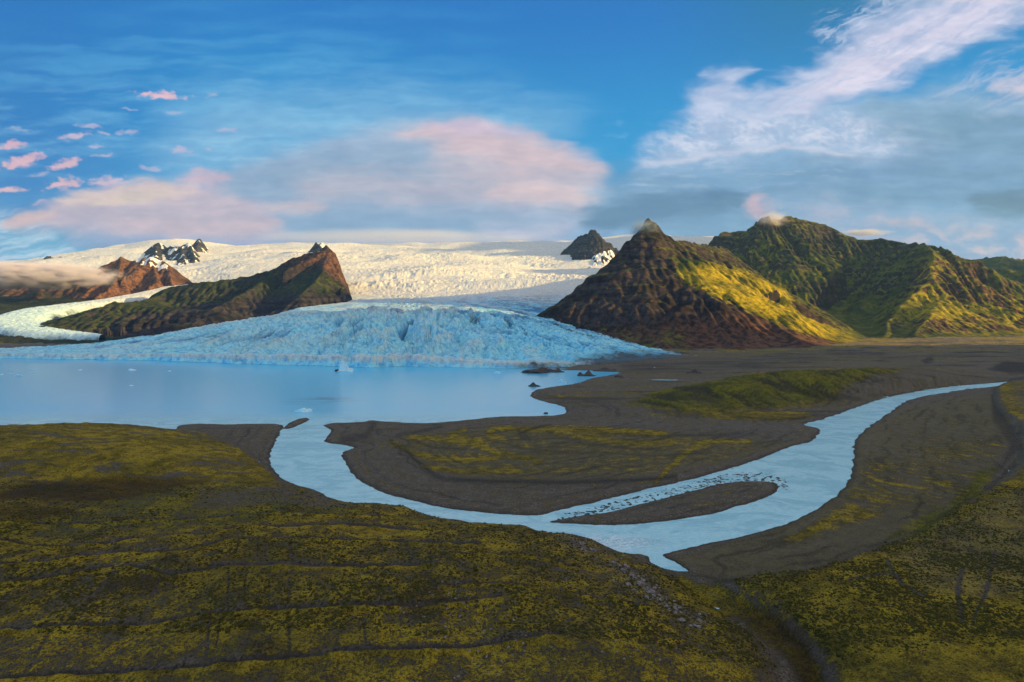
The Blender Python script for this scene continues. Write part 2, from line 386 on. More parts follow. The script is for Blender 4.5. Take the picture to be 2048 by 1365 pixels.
# yellow mound beside the lake
moss = up(moss, 0.78 + 0.25 * nm, softpoly(PX, PY, [(-600, 850), (200, 845), (400, 870), (480, 900), (560, 955), (500, 972), (330, 968), (120, 955), (-600, 970)], 8, wq))
moss = up(moss, 0.25, softline(PX, PY, [(360, 862), (470, 888), (540, 920)], 7) * 0.5)
rust = up(rust, 0.85, softpoly(PX, PY, [(-20, 985), (60, 970), (200, 955), (420, 962), (330, 985), (200, 1002), (60, 1000), (-20, 998)], 9, wq) * 0.9)
rust = up(rust, 0.6, softpoly(PX, PY, [(-200, 1012), (130, 1008), (160, 1030), (60, 1048), (-200, 1045)], 8, wq))
dark = up(dark, 0.45, softpoly(PX, PY, [(20, 972), (120, 963), (230, 978), (130, 992), (30, 985)], 6, wq))
lush = up(lush, 0.5, softpoly(PX, PY, [(250, 985), (560, 975), (680, 1015), (720, 1030), (200, 1070), (0, 1080), (0, 1050)], 14, wq))
moss = up(moss, 0.30, softpoly(PX, PY, [(400, 985), (560, 972), (690, 1008), (700, 1022), (520, 1010), (380, 1012)], 5, wq) * 0.8)
# gravel / moss plains of the delta between lake and river
silt_or_ripple = np.zeros_like(moss); silt_or_ripple = up(silt_or_ripple, 1, softpoly(PX, PY, [(790, 890), (850, 868), (960, 858), (1060, 852), (1180, 850), (1330, 868), (1500, 880), (1590, 890), (1420, 930), (1250, 956), (1050, 962), (920, 956), (850, 930)], 10, wq))
moss = up(moss, 0.26 + 0.35 * fbm(Xg / 130, Yg / 28, 4, 67), softpoly(PX, PY, [(790, 890), (850, 868), (960, 858), (1060, 852), (1180, 850), (1330, 868), (1500, 880), (1560, 890), (1420, 925), (1250, 952), (1050, 958), (920, 952), (850, 930)], 8, wq) * 0.9)
for L in ([(780, 887), (830, 905), (900, 918), (1000, 915)], [(820, 875), (900, 880), (960, 895), (1040, 915), (1080, 922)], [(930, 858), (905, 872), (960, 885)], [(990, 858), (975, 870), (1010, 880)],
          [(850, 935), (930, 942), (1040, 942)], [(1000, 858), (1130, 862), (1250, 862), (1330, 868)], [(1290, 985), (1400, 890), (1500, 885)], [(1150, 875), (1250, 885), (1350, 888)]):
    moss = up(moss, 0.95, softline(PX, PY, L, 4.5, wq) * 0.85)
for L, w, a in (([(785, 888), (820, 908), (850, 935), (880, 955), (960, 962), (1100, 966), (1250, 963), (1350, 955)], 5, .8), ([(790, 872), (850, 862), (880, 852)], 4, .6), ([(1040, 862), (1060, 880), (1040, 868), (1100, 850)], 3, .7),
                ([(690, 880), (730, 872), (745, 850)], 8, .6), ([(1100, 870), (1180, 890), (1320, 900)], 3, .5), ([(820, 880), (870, 895), (930, 900)], 3, .6), ([(1150, 860), (1300, 872), (1480, 868)], 2.5, .6),
                ([(1180, 905), (1300, 912), (1420, 905)], 2.5, .5), ([(970, 880), (1080, 902), (1200, 910)], 2.5, .45)):
    dark = up(dark, a, softline(PX, PY, L, w, wq))
# pale dry stream beds winding on the plain
bed = np.zeros_like(moss)
for L, w in (([(1030, 838), (1090, 845), (1200, 848), (1330, 850), (1480, 856), (1600, 858)], 2.2), ([(1340, 815), (1360, 828), (1420, 840), (1500, 852), (1600, 856)], 3.2), ([(1060, 842), (1090, 847)], 4)):
    bed = np.maximum(bed, softline(PX, PY, L, w, wq))
stone = up(stone, 0.5, bed * 0.8); moss = moss * (1 - bed)
# plain in the middle distance: dark stripes, some thin moss
mid = softpoly(PX, PY, [(1060, 800), (1150, 765), (1260, 742), (1420, 730), (1700, 712), (2300, 690), (2300, 760), (1880, 760), (1650, 835), (1400, 845), (1130, 835)], 10)
strp = fbm(Xg / 260, Yg / 50, 5, 70)
silt_or_ripple = up(silt_or_ripple, .5, mid * ss(-.2, .3, strp)); moss = up(moss, 0.22 + 0.5 * strp, mid * 0.9)
dark = up(dark, 0.75, mid * ss(0.10, 0.38, fbm(Xg / 300, Yg / 60, 5, 75)) * 0.8)
dark = up(dark, 0.9, softpoly(PX, PY, [(1240, 728), (1420, 720), (1600, 705), (1720, 705), (1560, 730), (1400, 748), (1250, 745)], 12, wq) * ss(-0.25, 0.25, strp) * 0.8)
# flood lines parallel to the banks
fl_ = (1 - ss(-2, 4, fo)) * (1 - ss(0, 8, te)) * ss(3, 12, land) * ss(1500, 1000, Yg)
bk = fbm(land / 9 + 1.1 * nm, Xg / 150 + Yg / 300, 4, 64); bk2 = fbm(land / 3.5 + 1.5 * nm, Xg / 60 + Yg / 100, 4, 66)
dark = up(dark, .55, fl_ * ss(.12, .4, bk + .3 * bk2)); stone = up(stone, .35, fl_ * ss(.1, .4, -bk + .4 * bk2)); moss = moss + fl_ * (.28 * ss(-.1, .4, bk2 - bk) - .05)
fp_ = ss(2000, 2600, Yg) * (PX > 1200); v1 = fbm(Xg / 420, Yg / 170, 5, 72); v2 = fbm(Xg / 120, Yg / 60, 4, 73); silt_or_ripple = up(silt_or_ripple, .8, fp_ * ss(-.2, .2, v1))
moss = up(moss, .25 + .9 * v1 + .4 * v2, fp_); dark = up(dark, .8, fp_ * ss(.12, .35, -v1 + .5 * v2)); stone = up(stone, .6, fp_ * ss(-.1, .3, v2 - .4 * v1) * ss(1600, 1850, PX)); lush = up(lush, .5, fp_ * .6)  # paler stone on the right flats also stands in for sunlit ground
# green hill
hr = ss(1.5, 9, np.where(hill > 0, hill, 0) + 3 * nm) * (land > 3) * (Yg > 900) * (Yg < 2300)
hm = hr * ss(1800, 1690, PX + 1.2 * (PY - 780) + 20 * nm)
rib = ridged((Xg + Yg * .35 + 14 * nm) / 48, Yg / 170, 4, 44, .6)
moss = up(moss, 0.25 + 1.1 * np.clip(rib - .2, 0, .8), hm); dark = up(dark, .75, hm * ss(.74, .48, rib)); lush = up(lush, 0.75, hm)  # hollows between the ribs darkened in place of directional shading
moss = up(moss, 0.85, softpoly(PX, PY, [(1390, 826), (1450, 820), (1600, 825), (1640, 832), (1560, 842), (1430, 838)], 4, wq) * .8)
dark = up(dark, 0.75, softline(PX, PY, [(1445, 824), (1480, 834), (1560, 839), (1610, 836)], 3.2))
dark = up(dark, 0.5, softpoly(PX, PY, [(1345, 802), (1400, 785), (1450, 800), (1480, 822), (1400, 815)], 6, wq) * 0.8)  # left end of the hill darkened to stand for its shade
clf = ss(75, 35, land + 12 * nm) * hr * ss(1640, 1690, PX)
moss = moss * (1 - clf); lush = lush * (1 - clf); rust = up(rust, 0.22, clf); silt_or_ripple = up(silt_or_ripple, 1, clf); stone = up(stone, .7, clf * ss(.3, .6, ridged((Xg - Yg * .5) / 22, Yg / 200, 3, 46)))
# right-hand bar: beige gravel with fine yellow flood lines
barr = softpoly(PX, PY, [(1340, 1120), (1500, 1075), (1640, 1020), (1705, 940), (1720, 870), (1800, 820), (1980, 790), (2020, 880), (1960, 970), (1800, 1080), (1600, 1150), (1450, 1160)], 10)
silt_or_ripple = up(silt_or_ripple, .85, barr); moss = up(moss, 0.16 + 0.2 * nl, barr)
flow = np.abs(pn((Xg * 0.90 + Yg * 0.43) / 11 + 1.6 * nm, (Yg * 0.9 - Xg * 0.43) / 130, 81))
zone = softpoly(PX, PY, [(1700, 960), (1760, 920), (1950, 880), (2000, 940), (1880, 1010), (1700, 1030), (1640, 1030)], 25)
zone2 = softpoly(PX, PY, [(1800, 870), (1900, 830), (2000, 860), (2010, 930), (1850, 940)], 25)
moss = up(moss, 0.95, ss(0.14, 0.03, flow) * np.maximum(zone, zone2 * .3) * ss(-.5, .0, nm) * 1.2)
dark = up(dark, 0.4, ss(0.14, 0.04, np.abs(flow - 0.28)) * np.maximum(zone, zone2) * 0.7)
moss = up(moss, 0.85, softpoly(PX, PY, [(1560, 1080), (1640, 1040), (1700, 1005), (1760, 1030), (1650, 1060), (1600, 1085)], 9, wq) * 0.6)
lush = up(lush, 0.7, softpoly(PX, PY, [(1770, 1080), (1830, 1040), (1900, 1010), (1960, 940), (2000, 930), (1960, 990), (1850, 1070)], 9, wq)); moss = up(moss, 0.75, softpoly(PX, PY, [(1770, 1080), (1830, 1040), (1900, 1010), (1960, 940), (2000, 930), (1960, 990), (1850, 1070)], 9, wq) * .7)
dark = up(dark, 0.7, softpoly(PX, PY, [(1520, 1085), (1570, 1070), (1590, 1085), (1560, 1098)], 4, wq) * .7)
scl = softline(PX, PY, scarp_px[2:], 4.5, (wq[0] * .5, wq[1] * .5)); dark = up(dark, 0.5, scl * ss(-.5, .2, nm + .4 * nf))  # dark line painted along the scarp for the shade of its bank
dark = up(dark, 0.6, softpoly(PX, PY, [(1985, 800), (2030, 865), (2046, 890), (2000, 940), (2020, 890), (1985, 840)], 6))
# right-hand flats far off
dark = up(dark, 0.85, softpoly(PX, PY, [(1975, 738), (2010, 722), (2060, 725), (2100, 745), (2020, 748)], 4, wq))
dark = up(dark, 0.8, softpoly(PX, PY, [(1842, 722), (1865, 712), (1868, 724), (1850, 728)], 2.5, wq))
stone = up(stone, 0.25, softpoly(PX, PY, [(1860, 720), (1960, 712), (2060, 715), (2060, 760), (1900, 756)], 8, wq))
moss = up(moss, 0.42, softpoly(PX, PY, [(2020, 770), (2400, 740), (2400, 860), (2060, 860)], 10, wq)); stone = up(stone, 0.28, softpoly(PX, PY, [(2010, 790), (2400, 750), (2400, 900), (2060, 880)], 14, wq))
# foreground: terraces, stripes, tracks
terr_lines = [([(-60, 1163), (0, 1161), (77, 1155), (127, 1148), (185, 1132), (231, 1126), (288, 1134), (338, 1148), (385, 1142), (442, 1130), (500, 1130), (577, 1128), (700, 1130), (860, 1126)], 3.4),
              ([(-60, 1130), (0, 1128), (115, 1119), (165, 1109), (231, 1098), (346, 1100), (415, 1090), (461, 1080), (519, 1078), (692, 1080), (800, 1083), (960, 1090)], 2.6),
              ([(-60, 1086), (0, 1086), (104, 1092), (192, 1086), (269, 1073), (346, 1069), (423, 1069), (480, 1055), (577, 1053), (700, 1050), (850, 1062)], 1.8),
              ([(-60, 1250), (0, 1248), (154, 1244), (269, 1242), (385, 1232), (461, 1225), (538, 1219), (654, 1215), (760, 1208), (850, 1205), (1000, 1190)], 4.2),
              ([(-60, 1354), (0, 1352), (115, 1344), (269, 1336), (423, 1328), (577, 1317), (700, 1300), (900, 1290), (1040, 1272), (1120, 1268)], 5.0),
              ([(0, 1050), (120, 1048), (260, 1040), (400, 1034), (520, 1030), (640, 1032), (760, 1036)], 1.4),
              ([(880, 1170), (1000, 1165), (1100, 1180), (1220, 1195), (1300, 1215)], 2.4), ([(900, 1110), (1050, 1112), (1160, 1130)], 1.8)]
cut = np.zeros_like(moss); lip = np.zeros_like(moss)
for L, w in terr_lines:
    w = w * 1.15; a = softline(PX, PY, L, w, (wq[0] * .35, wq[1] * .35)); b2 = softline(PX, PY - 2.0 * w, L, w * .9, (wq[0] * .35, wq[1] * .45))
    a = a * ss(-.75, -.1, nm + .5 * nf); cut = np.maximum(cut, a); moss = up(moss, 1.25, b2 * 0.95 * ss(-0.7, -.2, nm + 0.3 * nf)); lip = np.maximum(lip, b2); dark = up(dark, 0.5, b2 * 0)
for L, w in (([(581, 1085), (583, 1130), (578, 1215), (580, 1310)], 4), ([(515, 1082), (512, 1128)], 2), ([(529, 1082), (531, 1128)], 2.4), ([(456, 1138), (455, 1216)], 2.6), ([(492, 1138), (488, 1212)], 2.4), ([(476, 1085), (470, 1110)], 2),
             ([(419, 1240), (412, 1326)], 3.6), ([(440, 1240), (432, 1300)], 2), ([(231, 1140), (195, 1180), (165, 1217)], 4), ([(315, 1167), (298, 1200), (281, 1228)], 4), ([(660, 1136), (668, 1175), (690, 1205)], 2.2), ([(540, 1135), (538, 1210)], 1.6), ([(620, 1135), (617, 1170)], 1.6),
             ([(797, 1064), (821, 1108), (842, 1139), (862, 1160), (880, 1194)], 4), ([(250, 1250), (215, 1330)], 5), ([(100, 1260), (60, 1330)], 3), ([(725, 1240), (735, 1310)], 2.5)):
    cut = np.maximum(cut, softline(PX, PY, L, w, (wq[0] * .5, wq[1] * .3)) * 0.5 * ss(-.5, .2, nm + .3 * nf))
moss = moss * (1 - 0.9 * cut); 
dark = up(dark, 0.8, cut * ss(-.8, -.1, nf + .5 * nm))
for P_ in ([(220, 1150), (330, 1152), (370, 1160), (280, 1185), (200, 1180)], [(330, 1108), (360, 1105), (345, 1130), (310, 1128)], [(790, 1190), (860, 1150), (900, 1200), (860, 1240), (800, 1230)], [(480, 1300), (560, 1290), (580, 1305), (520, 1320)]):
    dark = up(dark, 0.55, softpoly(PX, PY, P_, 10, wq) * .8); rust = up(rust, 0.5, softpoly(PX, PY, P_, 14, wq) * .7)
# stony streak down to the river bend
stone = up(stone, 1.0, softline(PX, PY, [(1140, 1080), (1200, 1108), (1250, 1140), (1290, 1170), (1330, 1205), (1400, 1240)], 16, wq) * ss(-0.3, 0.25, nm + .4 * nf))
stone = up(stone, 0.8, softline(PX, PY, [(930, 1210), (980, 1280), (1020, 1365)], 20, wq) * ss(0.0, 0.35, nm + .5 * nf))
moss = up(moss, 0.82 + .2 * nm, softpoly(PX, PY, [(1360, 1150), (1430, 1190), (1460, 1230), (1400, 1235), (1340, 1190)], 12, wq) * .8)
moss = up(moss, 0.88 + .25 * nm, softpoly(PX, PY, [(1560, 1180), (1650, 1165), (1780, 1165), (1850, 1230), (1820, 1330), (1700, 1365), (1650, 1300), (1600, 1230)], 20, wq) * .85)
stone = up(stone, 0.42, softpoly(PX, PY, [(1780, 1120), (1900, 1050), (2080, 960), (2300, 900), (2300, 1200), (1950, 1200), (1850, 1190)], 15, wq))
gl = softline(PX, PY, [(1390, 1160), (1470, 1200), (1530, 1245), (1590, 1300), (1625, 1380)], 34, wq); rust = up(rust, 0.8, gl * ss(1180, 1260, PY)); dark = up(dark, 0.5, softline(PX, PY, [(1480, 1205), (1560, 1265), (1610, 1310), (1640, 1380)], 20, wq) * ss(1170, 1240, PY) * ss(-.2, .3, nm + .5 * nf))
for L, w in (([(1772, 1124), (1782, 1153), (1806, 1180), (1845, 1202)], 4), ([(1991, 1104), (1972, 1187), (1947, 1250)], 5), ([(1923, 1150), (1915, 1200), (1925, 1250)], 6), ([(1700, 1165), (1780, 1160), (1800, 1180)], 4)):
    k = softline(PX, PY, L, w, wq); dark = up(dark, 0.6, k * .8); moss = moss * (1 - .7 * k)
moss = up(moss, 0.95, softline(PX, PY, [(1855, 1197), (1870, 1165), (1889, 1138), (1940, 1105), (2001, 1070)], 3, wq) * .8)
glw = softline(PX, PY, [(1385, 1165), (1440, 1195), (1510, 1240), (1580, 1295), (1625, 1365), (1650, 1450)], 30, wq)
moss = np.maximum(moss, .62 * glw * ss(1150, 1185, PY)); lush = up(lush, .35, glw)
# moss waves on the mound beside the lake
mw_ = softpoly(PX, PY, [(-600, 850), (200, 845), (400, 870), (480, 900), (560, 955), (500, 972), (330, 968), (120, 955), (-600, 970)], 8, wq)
wv_ = ridged((Xg + 60 * nl) / 150, (Yg + 25 * nm) / 26, 4, 83, .6) - .5
moss = moss - mw_ * .55 * ss(.12, .32, wv_); z_w = mw_ * 2.0 * wv_
# bare edge beside the water
edge = ss(9, 1, land * 500 / np.clip(Yg, 300, 1200)) * (Yg < 2000)
moss = moss * (1 - edge); dark = up(dark, 0.7, edge * ss(6, 1, land) * .8)
# detail heights
rel = ss(0, 14, land)
z = Zm + rel * (1.5 * nl * 3 + 2.4 * nm + 1.15 * nf * (0.5 + moss)) * np.where((fo > 0) | (te > 0), 1.0, 0.22)
z = z + z_w * rel + .6 * lip * rel - 0.9 * cut * rel + np.clip(moss, 0, 1) * 0.25 * rel
z += rel * (te > 20) * 2.0 * fbm(Xg / 30, Yg / 90, 3, 33)
z += hm * 13.0 * (rib - .6) + clf * 7.0 * (ridged((Xg - Yg * .5) / 22, Yg / 200, 3, 46) - .6)
z += (1 - hm) * (te < 0) * (fo < 0) * rel * ss(1100, 1500, Yg) * (8.0 * np.clip(strp, -.3, 1) + 9 * ss(1700, 2600, Yg) * np.clip(ridged(Xg / 160, Yg / 110, 4, 48) - .5, -.1, 1))
# speckled shallows round the bar in the river and at the tip by the confluence
shal = np.maximum(softpoly(PX, PY, [(1085, 1044), (1180, 1018), (1290, 992), (1380, 968), (1450, 950), (1530, 948), (1580, 965), (1575, 985), (1540, 975), (1480, 968), (1380, 990), (1260, 1018), (1150, 1040)], 7), softpoly(PX, PY, [(1060, 1034), (1200, 1000), (1330, 968), (1460, 936), (1560, 902), (1600, 890), (1600, 912), (1500, 938), (1400, 962), (1240, 1000), (1110, 1032)], 5) * .55); shal = np.maximum(shal,
                  softpoly(PX, PY, [(1560, 890), (1640, 858), (1660, 866), (1640, 885), (1600, 905)], 5) * .5)
sp = fbm(Xg / 14 + Yg / 60, Yg / 7, 5, 88)
z = np.where((shal > 0.02) & (land < 1.0), np.maximum(z, -0.55 * 1 + shal * (0.62 + 1.5 * fbm(Xg / 3.4 + Yg / 40, Yg / 2.6, 4, 89) + .7 * sp - 0.25) ), z)
dark = up(dark, 0.5, (shal > .05) * (land < 2) * 1.0)
# rocky shallows along the bank near the bend
mg = mat_ground()
ground = grid_mesh('ground', Xg, Yg, z, mg, dict(moss=moss, rust=rust, dark=dark, lush=lush, stone=stone, silt_or_ripple=np.clip(silt_or_ripple, 0, 1)))
tag(ground, 'mossy and gravelly land around the lake and river', kind='structure')
print('ground', round(time.time() - T0, 1))
def ground_z(px, py):
    i = np.argmin(np.abs(cols - px)); k = np.argmin(np.abs(HZ + (H - z[:, i]) / rowsY * F - py)); return float(Xg[k, i]), float(Yg[k, i]), float(z[k, i])

# ------------------------------------------------------------------ water
mw = mat_water()
def flat(name, polys, zz, lab):
    co, q = [], []
    for p in polys:
        s = len(co); co += [(x, y, zz) for x, y in p]; q.append([s, s + 1, s + 2, s + 3])
    return tag(raw_mesh(name, np.array(co, float), np.array(q), mw, None, False), lab, kind='structure')
flat('lake', [[(-6500, 880), (300, 880), (300, 3600), (-6500, 3600)]], 0.0, 'still milky blue glacial lake below the ice front')
flat('river', [[(-6500, 100), (3600, 100), (3600, 880), (-6500, 880)], [(300, 880), (3600, 880), (3600, 3600), (300, 3600)]], 0.0, 'pale braided meltwater river curving past gravel banks')

# ------------------------------------------------------------------ glacier
ice = mat_ice()
def I(px, pts): return np.interp(px, [p[0] for p in pts], [p[1] for p in pts])
gc = np.concatenate([np.arange(-500, -30, 8.0), np.arange(-30, 1440, 1.5)])
front = I(gc, [(-500, 715), (0, 717), (120, 719), (300, 721), (450, 727), (600, 731), (700, 734), (745, 735.5), (800, 733), (900, 735), (1000, 737), (1100, 736), (1180, 733), (1260, 727), (1340, 719), (1400, 714), (1440, 711)])
front = front + 1.1 * fbm(gc / 40, gc * 0, 3, 5) - np.clip(1.3 * pn(gc / 75, gc * 0 + 4, 9), -1.5, 0.3)
cliff = I(gc, [(-500, 6), (0, 8), (200, 8), (320, 11), (480, 14), (600, 15), (720, 17), (800, 18), (850, 15), (920, 11), (1100, 8), (1250, 5), (1440, 2)])
cliff = cliff * 1.25 * (1 + .28 * fbm(gc / 7, gc * 0 + 2, 3, 8) + 0.25 * fbm(gc / 22, gc * 0 + 9, 3, 6))
Yf = 180000 / (front - HZ)
stY = [Yf, Yf + 12, None, None, None, None, None, None, None, None, None, None]
st = [(front, Yf - 6), (front - cliff, Yf + 10),
      (I(gc, [(-500, 706), (0, 706), (200, 701), (300, 698), (400, 694), (500, 690), (600, 684), (700, 680), (900, 684), (1000, 692), (1100, 702), (1200, 708), (1300, 711), (1440, 712)]), Yf + (I(gc, [(0, 200), (500, 300), (800, 420), (1100, 300), (1300, 150), (1440, 80)]))),
      (I(gc, [(-500, 701), (0, 700), (200, 692), (300, 684), (400, 674), (500, 664), (600, 652), (700, 647), (900, 647), (1000, 658), (1100, 676), (1200, 693), (1300, 705), (1440, 711)]), Yf + (I(gc, [(0, 320), (500, 600), (800, 800), (1100, 600), (1300, 300), (1440, 160)]))),
      (I(gc, [(-500, 699), (0, 697), (100, 693), (200, 686), (300, 673), (400, 657), (500, 642), (600, 630), (700, 625), (850, 623), (950, 627), (1050, 641), (1100, 652), (1200, 676), (1300, 699), (1360, 708), (1440, 712)]), I(gc, [(-500, 2700), (0, 2720), (200, 2850), (300, 3000), (500, 3300), (900, 3300), (1050, 3150), (1200, 2900), (1300, 2700), (1440, 2650)])),
      (I(gc, [(-500, 720), (0, 715), (200, 702), (300, 690), (400, 668), (500, 645), (600, 627), (700, 620), (850, 619), (950, 620), (1050, 628), (1100, 634), (1200, 665), (1300, 700), (1440, 720)]), I(gc, [(-500, 2800), (0, 2850), (200, 3000), (300, 3200), (500, 3600), (1050, 3700), (1440, 3300)])),
      (I(gc, [(-500, 720), (200, 700), (400, 670), (500, 640), (600, 612), (700, 604), (850, 602), (1000, 600), (1100, 606), (1440, 640)]), np.full(gc.shape, 4700.0)),
      (I(gc, [(-500, 650), (300, 620), (500, 603), (600, 596), (700, 591), (850, 588), (1000, 583), (1150, 575), (1440, 590)]), np.full(gc.shape, 5500.0)),
      (I(gc, [(-500, 600), (200, 580), (330, 572), (450, 562), (560, 556), (700, 552), (1000, 548), (1150, 548), (1440, 560)]), np.full(gc.shape, 6700.0)),
      (I(gc, [(-500, 560), (150, 545), (330, 533), (450, 526), (560, 522), (700, 518), (1000, 515), (1200, 516), (1440, 530)]), np.full(gc.shape, 8000.0)),
      (I(gc, [(-500, 540), (0, 530), (80, 520), (200, 510), (330, 502), (450, 505), (700, 503), (1000, 500), (1150, 498), (1250, 500), (1440, 510)]), np.full(gc.shape, 9000.0)),
      (I(gc, [(-500, 530), (0, 524), (80, 517), (130, 511), (250, 497), (300, 483), (350, 477), (400, 479), (480, 487), (640, 488), (760, 487), (870, 487), (1000, 484), (1100, 480), (1170, 474), (1260, 470), (1440, 470)]), np.full(gc.shape, 10400.0)),
      (I(gc, [(-500, 560), (1440, 510)]), np.full(gc.shape, 12500.0))]
n_r = [3, 26, 130, 150, 190, 40, 50, 45, 130, 110, 60, 50, 10]
frac = []
for k, n in enumerate(n_r[:len(st) - 1] if len(n_r) >= len(st) else n_r):
    frac += [k + i / n for i in range(n)]
frac = np.array(frac + [len(st) - 1.0])
SP = np.array([s[0] for s in st]); SY = np.array([s[1] for s in st])
SZ = wz(SP, SY)
k0 = np.clip(frac.astype(int), 0, len(st) - 2); tt = (frac - k0)[:, None]
GY = SY[k0] * (1 - tt) + SY[k0 + 1] * tt; GZ = SZ[k0] * (1 - tt) + SZ[k0 + 1] * tt
r0 = 4 + 26
GZs = GZ.copy(); GZs[r0:] = blur(GZ[r0:].copy(), 60, 0); wgt = ss(r0, r0 + 30, np.arange(len(frac)))[:, None]
GZ = GZ * (1 - wgt) + GZs * wgt; GZ = blur(GZ, 3, 1)
GPX = np.broadcast_to(gc[None, :], GY.shape); GX = (GPX - 1024) / F * GY
GPY = HZ + (H - GZ) / GY * F
# side limit of the lobe on the left: dips under the land
side = seg = None
# broken ice: crests fan out with the flow towards the front
def flowcoords(X, Y):
    cx, cy = -420.0, 4700.0
    a = np.arctan2(X - cx, cy - Y); r = np.hypot(X - cx, Y - cy)
    return a, r
A, R = flowcoords(GX, GY)
w1 = fbm(GX / 260, GY / 260, 3, 101); w2 = fbm(GX / 90, GY / 90, 3, 103)
u = A * 2300 + 75 * w1 + 22 * w2; v = R + 90 * w1
lobe = ss(3700, 3200, GY)
long_ = ridged(u / 70, v / 1000, 3, 110, 0.5) - 0.55
cross = ridged(v / 80 + w2, u / 150, 4, 120, 0.6) - 0.55
fine = ridged(GX / 24, GY / 40, 3, 130) - 0.5
amp = I(GPX, [(-500, 5), (100, 7), (350, 11), (560, 20), (700, 30), (850, 30), (950, 24), (1100, 17), (1250, 11), (1440, 4)]) * ss(0, 130, GY - Yf[None, :]) * lobe
dome = ss(2.0, 3.0, frac)[:, None]
amp = 1.25 * amp
amp = np.where(GY > 2900, amp * (0.5 + 0.5 * ss(3500, 2900, GY)), amp)
mixv = 0.5 + 0.5 * np.tanh(2.0 * fbm(GX / 420, GY / 420, 2, 140) + I(GPX, [(0, -0.2), (400, 1.2), (900, 1.5), (1050, .5), (1200, -0.3)]))
big = ridged((u + 40 * w1) / 120, v / 900, 3, 105, .55) - .55
GZ = GZ + amp * 2.2 * big * I(GPX, [(300, .1), (560, 1), (1000, .9), (1200, .3)]) * ss(0, 250, GY - Yf[None, :])
GZ = GZ + amp * (2.3 * long_ * mixv + 2.0 * cross * (1 - mixv) + 0.45 * fine)
# upper basin and icefall
up_ = ss(3400, 3900, GY)
icef = np.exp(-((GY - 6400) / 900) ** 2) + 0.75 * np.exp(-((GY - 8200) / 700) ** 2)
lane = ss(-.15, .25, fbm(GX / 1500, GY / 260, 3, 151))
fz = (ridged(GX / 150 + .6 * w1, GY / 60, 5, 150, 0.62) - 0.5) * (10 + 27 * icef * (.15 + .85 * lane)) + (ridged(GX / 40, GY / 30, 4, 155, 0.6) - .5) * 8 * (icef + .25) * (.3 + .7 * lane) + 150 * fbm(GX / 1900, GY / 520, 3, 160) * ss(5200, 6400, GY)
dimp = softline(GPX, GPY, [(790, 600), (850, 603)], 22) + softline(GPX, GPY, [(1060, 592), (1120, 588)], 20) + softline(GPX, GPY, [(1040, 625), (1090, 618)], 14) * .8
fz += (ridged(GX / 30, GY / 40, 3, 170) - .5) * 16 * dimp
GZ = GZ + up_ * fz * ss(11500, 10200, GY)
# front cliff: vertical flutes
cl = ((frac > 0.35) & (frac < 1.08))[:, None]
GYc = GY + np.where(cl, 9 * (ridged(GX / 16, GY * 0 + 3.3, 4, 180) - .6) + 5 * pn(GX / 5, GZ / 9, 183), 0)
# sinks below the land outside the lobe on the left
lim = I(GPX, [(-500, 2720), (0, 2760), (200, 2900), (300, 3060), (400, 3330), (470, 3600), (560, 4300), (700, 9e9)])
lim2 = np.where(GPX > 1300, 3500.0, 9e9)
sink = ss(0, 260, GY - lim) * ss(7200, 6200, GY) + ss(0, 300, GY - lim2) * (GY < 7500)
lowz = -20.0
GZ = GZ * (1 - np.clip(sink, 0, 1)) + np.clip(sink, 0, 1) * np.minimum(GZ, lowz)
snow = ss(3900, 5600, GY) * 0.85 + 0.12; snow = np.clip(snow + .25 * fbm(GX / 300, GY / 300, 3, 190), 0, 1)
snow = np.maximum(snow, ss(3000, 3500, GY) * 0.25); snow = snow * (1 - ss(850, 1050, GPX) * ss(5200, 3900, GY)) + .38 * lobe * ss(.42, .75, long_ * mixv + cross * (1 - mixv) + .3 + .3 * big); snow = np.maximum(snow, .75 * cl * ss(-.5, .1, fbm(GX / 9, GY * 0, 3, 221))); snow = np.maximum(snow, ss(5000, 5600, GY) * .9)
deb = np.zeros_like(GZ)
toe = ss(900, 1350, GPX) * ss(640, 730, GPY)
deb = np.maximum(deb, 0.9 * ss(900, 1300, GPX) * ss(680, 722, GPY) * (GY < 3600))
deb = np.maximum(deb, 0.62 * ss(860, 1050, GPX) * ss(708, 732, GPY) * (GY < 3600))
band = np.abs(pn(A * 9 + .7 * w1, R / 2500, 200)); deb = np.maximum(deb, 0.30 * ss(0.16, 0.02, band) * (GY < 3500) * ss(600, 900, GPX))
deb = np.maximum(deb, 0.42 * np.clip(dimp, 0, 1)); deb = np.maximum(deb, ss(700, 1000, GPX) * (GY > 2700) * (GY < 5000) * (.25 + .4 * ss(-.1, .4, fbm(A * 30, R / 1200, 4, 215))))
snow = np.clip(snow + .5 * ss(.0, .4, fbm(A * 22, R / 1500, 4, 216)) * ss(3200, 3700, GY), 0, 1); deb = np.maximum(deb, 0.25 * up_ * ss(.25, .5, fbm(GX / 600, GY / 120, 4, 210)) * ss(6500, 5000, GY))
deb = deb * ss(10500, 8500, GY)
crev = np.clip(.32 - 3.0 * (long_ * mixv + cross * (1 - mixv)) - .5 * fine - 1.1 * big, 0, 1)
blue = cl * (0.5 * ss(.1, .5, fbm(GX / 40, GY * 0, 3, 220))) + dome * lobe * (1.0 * crev + 0.3 * ss(0, .5, fbm(GX / 180, GY / 180, 3, 230)))
blue = np.maximum(blue, ss(2850, 3100, GY) * ss(5600, 4800, GY) * (.2 + .65 * ss(-.2, .3, fbm(GX / 110, GY / 160, 4, 231))) * ss(500, 800, GPX))
blue = np.maximum(blue, .42 * ss(5000, 5600, GY) * ss(.02, .35, fbm(GX / 800 + .3 * w1, GY / 95, 5, 232)))
glacier = grid_mesh('glacier', GX, GYc, GZ, ice, dict(snow=snow, debris=deb, blue=np.clip(blue, 0, 1)), smooth=False)
